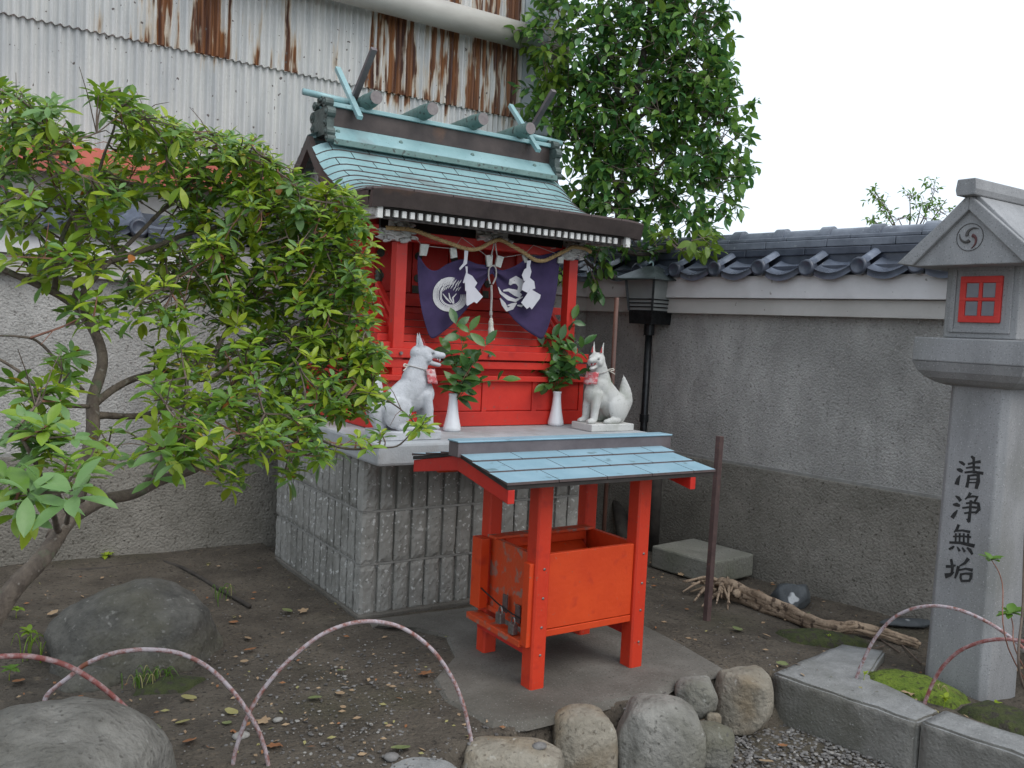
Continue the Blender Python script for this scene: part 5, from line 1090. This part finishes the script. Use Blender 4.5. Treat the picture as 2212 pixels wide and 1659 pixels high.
# far twigs showing over the wall
fb=V((9.3,6.2,-.1)); ft=thing('distant_tree',fb,'sparse small leaved tree whose tips show above the tiled wall','tree')
D_=9.5; MB().tube(cat_rom([fb,PD(1960,900,D_),PD(1955,650,D_),PD(1950,520,D_)],4),[.10-.006*i for i in range(13)],8).obj('trunk','bark_dark',ft,smooth=True)
for (x,y) in ((1895,420),(1905,455),(1965,425),(2020,410),(1990,440),(1940,470),(2030,460),(2045,430),(1885,475),(1870,490),(2000,470)):
    MB().tube(cat_rom([PD(1950,545,D_),PD((1950+x)/2+8,(540+y)/2,D_),PD(x,y,D_)],4),[.012-.0011*i for i in range(9)],4).obj('branch','twig',ft)
leaf_cloud(random.Random(5),[(1895,425,14,14,D_),(1908,450,14,14,D_),(1965,423,14,10,D_),(2018,410,10,14,D_),(1992,438,12,10,D_),(1940,472,20,8,D_),(2030,455,22,12,D_),(1888,478,16,8,D_),(2000,468,20,8,D_)],60,(4,6),(.05,.07),.22,['treeA','treeC'],(3,1),ft,'far',.1,0)
# ---------------------------------------------------------------- azalea shrub filling the left side
az=thing('azalea_shrub',(-.85,2.05,0),'large sprawling green azalea shrub with bare grey limbs filling the left of the photo','shrub')
LIMB=[ # (points (x,y,depth), r0, r1)
 ([(-330,1700,1.75),(-150,1480,1.8),(-20,1340,1.85),(60,1240,1.9),(130,1150,2.0),(200,1095,2.1),(300,1060,2.2),(420,1010,2.35),(520,960,2.5),(640,930,2.6)],.040,.008),
 ([(120,1160,2.0),(165,1080,2.15),(195,960,2.2),(205,860,2.25),(215,780,2.3),(190,700,2.3),(150,650,2.3),(70,610,2.25),(-30,560,2.2)],.030,.010),
 ([(205,880,2.25),(270,830,2.3),(360,800,2.4),(440,820,2.5),(540,760,2.6),(640,700,2.7)],.016,.005),
 ([(210,905,2.25),(300,895,2.35),(420,870,2.45),(560,850,2.6),(700,860,2.75),(800,850,2.85)],.014,.003),
 ([(150,655,2.3),(240,560,2.35),(330,480,2.45),(420,380,2.5),(470,300,2.55)],.012,.003),
 ([(110,630,2.28),(140,500,2.3),(210,380,2.3),(245,280,2.3),(258,190,2.3)],.010,.0025),
 ([(240,560,2.35),(380,520,2.5),(520,470,2.65),(640,440,2.8),(750,420,2.9)],.012,.003),
 ([(440,820,2.5),(500,700,2.6),(600,600,2.7),(700,540,2.8),(790,560,2.9)],.010,.003),
 ([(190,880,2.2),(100,865,2.1),(60,820,2.1),(-20,770,2.05)],.008,.005),
 ([(180,840,2.2),(90,745,2.15),(40,730,2.1),(-30,725,2.1)],.006,.003),
 ([(470,860,2.5),(600,940,2.55),(680,955,2.45),(730,965,2.4),(790,972,2.4),(860,960,2.42),(905,918,2.44)],.008,.0025),
 ([(130,1150,2.0),(100,1060,1.7),(70,990,1.6),(40,930,1.6)],.010,.004),
 ([(150,1130,1.9),(140,1085,1.6),(110,1060,1.4)],.008,.004),
 ([(330,480,2.45),(400,420,2.5),(540,330,2.65)],.008,.003),
 ([(-30,560,2.2),(-10,430,2.2),(20,330,2.2),(30,240,2.2)],.008,.003),
 ([(300,1060,2.2),(360,980,2.2),(395,900,2.15),(400,820,2.1)],.009,.003),
 ([(150,655,2.3),(175,560,2.25),(160,480,2.2),(120,400,2.2)],.008,.003)]
nodes=[]
for pts,ra,rb in LIMB:
    w3=[PD(*p) for p in pts]
    if pts[0][0]==-330: w3=[V((-.85,2.05,-.02)),V((-.70,2.0,.18))]+w3[1:]
    pth=cat_rom(w3,6); n=len(pth); pth=[q+V((noise.noise(q*9),noise.noise(q*9+V((5,0,0))),noise.noise(q*9+V((0,5,0)))))*.012 for q in pth]
    MB().tube(pth,[(.72 if ra<.035 else .85)*(ra+(rb-ra)*(i/(n-1))**.8)*(1+.10*noise.noise(V((i*.6,ra*99,0)))) for i in range(n)],8).obj('limb','bark',az,smooth=True); nodes+=pth[n//4:]
CL=[ # blobs: x,y,rx,ry,depth,count
 (60,250,75,50,2.2,13),(20,330,60,60,2.2,12),(130,300,60,50,2.25,9),(250,215,45,35,2.3,7),(330,270,70,35,2.4,12),(440,320,90,50,2.55,18),(545,340,55,50,2.65,12),(300,370,110,60,2.45,16),(600,400,70,50,2.75,16),(470,430,130,60,2.6,26),(150,420,110,60,2.3,15),(40,460,60,50,2.2,10),(700,440,80,40,2.85,20),(640,500,110,50,2.8,24),(760,520,45,70,2.95,16),(540,540,110,60,2.7,20),(400,560,110,60,2.5,16),(220,530,90,55,2.35,12),(80,560,70,50,2.25,9),(700,610,90,70,2.85,26),(770,660,40,60,2.95,12),(600,640,90,60,2.75,18),(470,650,90,60,2.6,12),(330,650,80,50,2.4,9),(220,650,70,60,2.25,8),(720,740,85,60,2.9,24),(790,780,40,60,2.95,14),(620,750,90,60,2.75,18),(500,770,80,50,2.6,11),(390,770,70,50,2.3,8),(150,780,40,30,2.0,3),(760,860,75,40,2.9,16),(660,850,90,50,2.75,16),(560,870,80,60,2.6,11),(450,880,60,50,2.3,7),(350,860,50,60,2.1,5),(640,920,60,40,2.55,9),(560,950,60,35,2.4,6),(900,905,20,25,2.44,2),(800,945,40,20,2.42,2),(400,930,60,50,2.2,5),(250,960,50,50,2.0,3),(350,990,60,40,2.1,4),(490,1010,30,50,2.2,3),(80,860,70,50,1.75,6),(60,940,80,50,1.65,7),(140,930,50,50,1.6,4),(110,1050,70,25,1.30,3),(20,1060,40,50,1.35,3),(150,1000,50,30,1.5,3),(700,330,10,10,2.7,0),(0,200,30,20,2.2,3),(620,1000,30,30,2.5,2),(690,965,40,20,2.5,3)]
rnd=random.Random(21); b=MB(); tw=MB(); allv=[]
for (x,y,rx,ry,dd,n) in CL:
    for _ in range(int(n*(3.1 if dd>2.35 else 2.0)*(.9 if 600<y<900 and x<640 else 1)+.5) if dd>1.9 else n+1):
        a=rnd.random()*2*PI; r_=math.sqrt(rnd.random()); p=PD(x+math.cos(a)*r_*rx,y+math.sin(a)*r_*ry,dd+rnd.uniform(-.22,.22)*(1 if dd>1.8 else .25))
        q=min(nodes,key=lambda k_:(k_-p).length+ (0.3 if k_.z>p.z+.1 else 0)); 
        dist=(p-q).length; mid=q.lerp(p,.5)+V((rnd.uniform(-.1,.1),rnd.uniform(-.1,.1),rnd.uniform(-.12,.02)))*min(1,dist)*.8; pth=cat_rom([q,mid,p],5); tw.cur=0 if rnd.random()<.8 else 1; tw.tube(pth,[.0032-.0020*i/len(pth) for i in range(len(pth))],4,cap=False)
        if rnd.random()<.6: nodes.append(mid)
        if dist>.12:   # bare side twigs
            for _k in range(2): e=mid+V((rnd.gauss(0,.05),rnd.gauss(0,.05),rnd.gauss(.02,.05))); tw.tube([mid,mid.lerp(e,.5)+V((0,0,.01)),e],[.0018,.0014,.0008],3,cap=False)
        up=((p-q).normalized()*.6+V((rnd.uniform(-.5,.5),rnd.uniform(-.5,.5),1.5))-FW*.3).normalized(); allv.append((depth(p),p,up,dd))
proto={}
leaves=[]
for (dp_,p,up,dd) in allv:
    nl=rnd.randint(6,10); big=dd<1.75; base=rnd.choices((0,1,2,3),(5,3.4 if p.z>1.45 else 2,3.0,2.6 if not big else 7))[0]; o1=up.orthogonal().normalized(); o2=up.cross(o1); sz=rnd.uniform(.66,.98) if (dd>2.35 or p.z>1.55) else rnd.uniform(.8,1.15)
    for i in range(nl):
        ring=i/nl; a=i*2.4+rnd.random()*.5; side=o1*math.cos(a)+o2*math.sin(a); el=.15+1.1*ring**1.4 if rnd.random()<.85 else -.2
        d=(side+up*el+V((0,0,-.12))).normalized(); L_=rnd.uniform(.040,.064)*(1.12-.45*ring)*sz
        k=base if rnd.random()<.75 else rnd.choice((0,1,2,3) if not big else (0,2,3))
        if big and k==1: k=3
        if rnd.random()<.004: k=4
        elif rnd.random()<.006: k=5
        leaves.append((depth(p)-L_*6,p+d*.004-up*.02*(1-ring),d,L_,k,up))
    if rnd.random()<.22:   # older drooping leaves further down the twig
        for _k in range(rnd.randint(1,3)):
            d=(o1*rnd.uniform(-1,1)+o2*rnd.uniform(-1,1)-up*.2+V((0,0,-.8))).normalized(); leaves.append((depth(p)-.3,p-up*.035,d,rnd.uniform(.042,.062),rnd.choice((0,1,1,3)),up))
leaves.sort(key=lambda t_:t_[0]); LM=['leafA','leafB','leafC','leafD','leafbrown','leafyellow']
for idx,(dd,p,d,L_,k,up) in enumerate(leaves):
    mt=leaf_frame(p,d,up+V((rnd.uniform(-.2,.2),0,.3)),rnd.uniform(-.35,.35))
    if idx<300:
        if k not in proto: proto[k]=data_leaf('leaf',.05,.0098,LM[k],droop=.22,fold=.32,nseg=7,blunt=1.25)
        put_leaf(proto[k],mt,az,L_/.05)
    else: vv,ff=leaf_mesh(L_,L_*rnd.uniform(.17,.225),rnd.uniform(.15,.45),rnd.uniform(.05,.35),5,1.25); b.cur=k; b.add([mt@v for v in vv],ff)
o=b.obj('foliage',LM,az,smooth=True,fix=False); o['kind']='stuff'; o=tw.obj('twigs',['twig','twigred'],az,fix=False); o['kind']='stuff'
# ---------------------------------------------------------------- young shoots and weeds
def shoot(base,pts,label,n,L_,m,name='seedling',cat='plant',group=None,seed=1,stem='twigred',sr=.0025,clusters=None):
    t=thing(name,base,label,cat,group); rnd=random.Random(seed); w3=[V(base)]+[V(p) for p in pts]; pth=cat_rom(w3,6)
    MB().tube(pth,[sr*(1-.5*i/len(pth)) for i in range(len(pth))],5).obj('stem',stem,t,smooth=True)
    me=data_leaf('leaf',L_,L_*.27,m,droop=.25,fold=.25)
    for c in (clusters or [1.0]):
        q=pth[min(len(pth)-1,int(c*(len(pth)-1)))]
        for i in range(n): a=i*2.4+rnd.random(); put_leaf(me,leaf_frame(q,V((math.cos(a),math.sin(a),rnd.uniform(-.1,.9)))),t,rnd.uniform(.6,1.1))
    return t
b0=PZ(2212,1600,-.03)
st=V((3.62,1.60,-.05)); 
shoot(st,[PD(2178,1400,2.75),PD(2165,1260,2.8),PD(2142,1210,2.8)],'thin red stemmed shoot with a green leaf tuft in front of the lantern pillar',9,.045,'leafC',seed=3,clusters=[1.0])
shoot(st+V((.06,.02,0)),[PD(2200,1420,2.75),PD(2188,1350,2.78),PD(2182,1325,2.78)],'lower green leaf tuft at the right edge beside the lantern pillar',11,.055,'leafC',seed=4,clusters=[1.0])
shoot(st+V((.02,-.05,0)),[PD(2209,1480,2.6),PD(2210,1300,2.6),PD(2214,1150,2.6)],'bare pale upright stem at the right edge of the photo',0,.03,'leafB',seed=5,stem='twig',sr=.005,clusters=[1.0])
for i,(x,y,nn,L_,lb_,mm) in enumerate([(228,1216,8,.040,'small bright seedling on the earth by the back wall','leafB'),(35,1335,12,.035,'weed tuft left of the domed boulder','leafA'),(60,1385,12,.038,'low weed tuft at the left edge under the shrub trunk','leafA'),(20,1470,12,.035,'weeds at the left edge above the pale boulder','leafC'),(1790,1372,7,.022,'tiny clover like seedling on the moss by the driftwood','leafB'),(2150,1522,8,.024,'tiny green seedling at the foot of the lantern','leafB'),(2040,1520,10,.030,'small green seedling in the moss by the hoop foot','leafB'),(1866,1470,6,.018,'small clover leaves at the foot of the right hoop','leafB')]):
    p=PZ(x,y,.0); z=gz(p.x,p.y); shoot((p.x,p.y,z),[V((p.x,p.y,z+.02)),V((p.x+.005,p.y,z+.04))],lb_,nn,L_,mm,seed=30+i,sr=.0015,stem='leafB')
# bent grass blades
def blades(c,n,h,label,m,seed,spread=.05):
    t=thing('grass_tuft',c,label,'grass'); rnd=random.Random(seed)
    for i in range(n):
        a=rnd.random()*6.28; r_=rnd.random()*spread; q=V(c)+V((math.cos(a)*r_,math.sin(a)*r_,-.005)); d=V((rnd.uniform(-1,1),rnd.uniform(-1,1),0))*h*.7
        MB().tube(cat_rom([q,q+d*.3+V((0,0,h*.8)),q+d*.8+V((0,0,h)),q+d*1.4+V((0,0,h*.45))],4),[.0018,.002,.002,.002,.002,.002,.0018,.0016,.0014,.0012,.001,.0008,.0004],4).obj('blade',m if rnd.random()<.8 else 'dead3',t)
blades(PZ(300,1480,.01),16,.05,'dark green grass tuft at the foot of the domed boulder','leafC',2,.06)
blades(PZ(345,1470,.01),14,.045,'second dark grass tuft at the right foot of the domed boulder','leafC',9,.06)
blades(PZ(470,1298,.005),7,.07,'sparse long grass blades on the earth left of the plinth','leafC',3,.08)
blades(PZ(70,1420,.0),10,.09,'long pale grass blades left of the domed boulder','leafA',6,.09)
blades(PZ(2030,1500,.0),6,.04,'bent pale straw in the moss by the small hoop','dead3',7,.02)
# ---------------------------------------------------------------- wire hoops edging the beds
def hoop(pts,plane,r_,label,m='hoop',sink=True,lead=None):
    w3=[plane(*p) for p in pts]
    if sink: w3=[w3[0]+V((0,0,-.06))]+w3+([w3[-1]+V((0,0,-.06))] if sink!='one' else [])
    o=MB().tube(cat_rom(w3,8),r_,9).obj('garden_hoop',m,smooth=True); return tag(o,label,'garden hoop','painted wire hoops edging the beds')
def plane2(p,q):
    p=V((p[0],p[1],0)); q=V((q[0],q[1],0)); n=(q-p).cross(V((0,0,1))).normalized(); return lambda x,y:on(x,y,n,n.dot(p))
hoop([(503,1652),(515,1600),(543,1530),(585,1468),(640,1412),(700,1368),(765,1345),(825,1344),(880,1362),(935,1405),(975,1462),(1000,1520),(1012,1570),(1018,1603)],plane2((.793,2.612),(1.504,2.399)),.0065,'largest pink white wire hoop, directly in front of the plinth corner')
hoop([(100,1505),(150,1462),(190,1432),(250,1410),(320,1403),(390,1412),(450,1442),(500,1490),(540,1545),(565,1595),(580,1657)],plane2((.35,2.66),(.881,2.549)),.0065,'middle of the three left wire hoops, crossing the largest one')
hoop([(-60,1440),(-20,1422),(30,1417),(80,1420),(140,1436),(195,1466),(245,1505),(285,1545),(312,1592),(322,1640)],plane2((.0,2.46),(.62,2.42)),.0068,'leftmost reddish wire hoop running out of the photo','hoopred')
k1=PZ(1850,1465,.0)
hoop([(1850,1465),(1868,1420),(1893,1375),(1930,1335),(1975,1314),(2025,1309),(2080,1320),(2135,1345),(2180,1375),(2215,1405),(2250,1450)],plane2((k1.x,k1.y),(k1.x+.16,k1.y-.60)),.0066,'taller rusty wire hoop rising from the kerb before the lantern',sink='one')
k2=PZ(1995,1530,-.02)
hoop([(1992,1536),(2012,1482),(2035,1442),(2070,1408),(2115,1388),(2160,1381),(2212,1386),(2260,1405),(2300,1440)],plane2((k2.x,k2.y),(k2.x+.10,k2.y-.5)),.0068,'smaller wire hoop at the right edge in front of the lantern foot','hoopred',sink='one')
# ---------------------------------------------------------------- driftwood root
dw=thing('driftwood',PZ(1700,1320,-.07),'twisted bleached driftwood root lying on the earth in front of the right wall','driftwood')
def G(x,y,h): 
    p=PZ(x,y,-.05+h); return V((p.x,p.y,gz(p.x,p.y)+h))
rnd=random.Random(4)
main=[G(1560,1268,.05),G(1600,1278,.055),G(1650,1300,.05),G(1700,1318,.045),G(1760,1345,.04),G(1800,1352,.045),G(1850,1345,.05),G(1910,1358,.04),G(1985,1378,.03)]
for k in range(7):
    off=V((0,math.cos(k*.9)*.018,math.sin(k*.9)*.022)); pth=cat_rom([p+off*(1.5-.12*i) for i,p in enumerate(main)],5); n=len(pth)
    MB().tube([q+V((0,noise.noise(q*14+V((k,0,0)))*.012,noise.noise(q*17+V((0,k,0)))*.010)) for q in pth],[.031-.022*(i/n)**.7+.005*noise.noise(V((i*.5,k,0))) for i in range(n)],8).obj('root_fibre','drift',dw,smooth=True)
for k in range(9):
    q=G(1560+rnd.uniform(-35,45),1272+rnd.uniform(-14,14),rnd.uniform(.02,.07)); MB().ell(q,(rnd.uniform(.03,.055),rnd.uniform(.02,.035),rnd.uniform(.018,.03)),Matrix.Rotation(rnd.uniform(-1,1),3,'Z')@Matrix.Rotation(rnd.uniform(-.6,.6),3,'X'),10,7).obj('root_knot','drift',dw,smooth=True)
for k in range(14):   # broken root end with short fingers
    a=rnd.uniform(-1,1); s0=G(1565+rnd.uniform(-25,25),1265+rnd.uniform(-12,12),.05); e=G(1500+rnd.uniform(-30,80),1290+rnd.uniform(-45,35),rnd.uniform(0,.07)); mid=s0.lerp(e,.5)+V((0,0,rnd.uniform(0,.05)))
    MB().tube(cat_rom([s0,mid,e],4),[.016-.0015*i for i in range(9)],6).obj('root_finger','drift',dw,smooth=True)
for (p0,p1) in (((1905,1370),(1945,1400)),((1950,1380),(1990,1425)),((1880,1400),(1910,1385))):
    tag(MB().tube([G(*p0,.01),G(*p1,.012)],.004,5).obj('fallen_twig','twig'),{1905:'short bare twig lying on soil behind the wide kerb stone',1950:'bare twig lying against the left foot of the lantern',1880:'smallest dry twig on soil near the driftwood tip'}[p0[0]],'twig')
# surface roots at the left
for i,(ps,lb_) in enumerate([([(215,1212),(300,1205),(390,1225),(470,1270),(540,1310)],'thin dark root crossing the earth from the back wall'),([(90,1235),(180,1232),(260,1225),(330,1215)],'dark root running along the foot of the back wall')]):
    tag(MB().tube(cat_rom([PZ(x,y,.012) for x,y in ps],5),.010,7).obj('surface_root','bark_dark',smooth=True),lb_,'root')
# ---------------------------------------------------------------- fallen leaves
def flat_leaf(name,L_,W2,m,seed,lobed=False):
    rnd=random.Random(seed); n=14; vs=[V((0,0,.004))]
    for i in range(n):
        a=2*PI*i/n; k=1+(.35*math.cos(a*5) if lobed else 0)+rnd.uniform(-.12,.12); x=math.cos(a)*L_/2*k; y=math.sin(a)*W2*k*(1 if lobed else abs(math.sin(a))**.45); vs.append(V((x,y,.004+.10*abs(y)+.05*abs(x)*rnd.uniform(.2,1.6))))
    me=bpy.data.meshes.new(name); me.from_pydata(vs,[],[(0,i+1,(i+1)%n+1) for i in range(n)]); me.materials.append(M[m]); me.polygons.foreach_set('use_smooth',[True]*n); return me
FL={ 'tan':flat_leaf('fallen_leaf',.045,.013,'dead1',1),'rust':flat_leaf('fallen_leaf',.048,.014,'dead2',2),'yellow':flat_leaf('fallen_leaf',.046,.015,'dead3',3),'green':flat_leaf('fallen_leaf',.055,.017,'dead4',4),'lobed tan':flat_leaf('fallen_leaf',.05,.022,'dead1',5,True),'lobed rust':flat_leaf('fallen_leaf',.05,.022,'dead2',6,True)}
named=[(330,1583,'green',1.25,'round pale green leaf at the tip of the leftmost hoop'),(408,1515,'yellow',1.2,'yellow leaf below the middle hoop, above the gravel'),(395,1568,'yellow',1.1,'pale yellow leaf between the boulder and the crossing hoops'),(410,1610,'rust',1.3,'curled brown leaf near the bottom left boulder'),(500,1545,'yellow',1.1,'ochre leaf just left of the hoop crossing'),(490,1570,'green',.9,'small yellow green leaf left of the hoop crossing'),(505,1350,'rust',.9,'brown leaf under the middle of the left bed'),(540,1410,'rust',1.1,'orange brown leaf inside the largest hoop, upper left'),(620,1325,'green',1.2,'green leaf lying left of the plinth corner'),(655,1325,'lobed tan',.9,'tan leaf lying left of the plinth corner'),(535,1385,'tan',1,'pale tan leaf inside the bed left of the largest hoop'),(920,1462,'lobed rust',1.1,'orange leaf lying at the left edge of the concrete pad'),(738,1455,'green',.8,'small green leaf inside the largest hoop'),(735,1505,'tan',1,'tan leaf in the middle of the largest hoop'),(680,1515,'green',1,'yellow green leaf in the middle of the largest hoop'),(740,1535,'tan',.8,'brown leaf low inside the largest hoop'),(865,1625,'green',1.2,'folded green leaf near the bottom edge of the photo'),(1592,1365,'green',1.35,'large yellow green leaf right of the iron stake'),(1655,1378,'tan',.9,'pale leaf on the earth below the driftwood'),(1690,1440,'green',1.0,'yellow green leaf beside the top of the kerb'),(1450,1185,'tan',1.0,'tan leaf against the stone block'),(1455,1225,'rust',1.0,'brown leaf heaped below the stone block'),(1470,1245,'lobed tan',.8,'crumpled leaf below the stone block, nearest the stake'),(1440,1215,'tan',.8,'small pale leaf left of the stone block'),(1570,1155,'lobed rust',.8,'dark red leaf lying on top of the stone block'),(1655,1650,'tan',1.3,'pale tan leaf on the gravel by the kerb'),(1690,1615,'rust',1.0,'orange leaf on the gravel by the kerb'),(1965,1502,'lobed tan',1.2,'dry leaf on the bright moss'),(2190,1450,'lobed tan',1.3,'dry leaf behind the lantern foot'),(528,1435,'tan',.8,'pale leaf at the left of the largest hoop, by its leg'),(590,1620,'lobed rust',.9,'dry orange leaf between the legs of the crossing hoops'),(570,1565,'lobed tan',.9,'star shaped tan leaf under the hoop crossing'),(115,1330,'tan',1.2,'pale leaf left of the domed boulder'),(180,1218,'tan',1.4,'long tan leaf lying by the back wall'),(450,1222,'yellow',.7,'small yellow leaf near the back wall'),(560,1232,'rust',.7,'small rust leaf near the back wall and plinth'),(40,1480,'rust',1.4,'brown leaf at the left edge above the corner boulder'),(1695,1280,'tan',.7,'little tan leaf by the wall above the driftwood'),(1745,1330,'green',.6,'green fleck of leaf by the blue black rock'),(1340,1300,'tan',.6,'tan leaf seen beneath the offering box roof, beside its right post')]
for x,y,kd,s_,lb_ in named:
    p=PZ(x,y,-.0); z=gz(p.x,p.y); p=PZ(x,y,z); o=bpy.data.objects.new('fallen_leaf',FL[kd]); COL.objects.link(o)
    zz=z+.010
    if (x,y)==(1570,1155): zz=.082; p=PZ(x,y,.08)
    if 1600<x<1700 and y>1600: p=PZ(x,y,-.19); zz=-.185
    o.location=(p.x,p.y,zz); o.rotation_euler=(rnd.uniform(-.25,.25),rnd.uniform(-.25,.25),rnd.random()*6.28); o.scale=(s_,)*3; tag(o,lb_,'leaf','single leaves fallen on the ground')
b=MB()   # crumbs of leaf litter too small to tell apart
for _ in range(750):
    x=rnd.uniform(30,2100); y=rnd.uniform(1190,1640); p=PZ(x,y,0)
    if kerbline(p.x,p.y)<.05 or (1.667<p.x<3 and p.y>3.6): continue
    z=gz(p.x,p.y)+.008; a=rnd.random()*6.28; L_=rnd.uniform(.005,.017); b.cur=rnd.choice((0,0,1,2)); d=V((math.cos(a),math.sin(a),0)); n_=V((-d.y,d.x,0)); b.add([V((p.x,p.y,z))-d*L_,V((p.x,p.y,z+.004))+n_*L_*.45,V((p.x,p.y,z+.002))+d*L_,V((p.x,p.y,z))-n_*L_*.4],[(0,1,2,3)])
o=b.obj('leaf_litter',['dead1','dead2','dead3'],fix=False); o['kind']='stuff'; tag(o,'brown crumbs of leaf litter strewn over the earth','leaf litter')
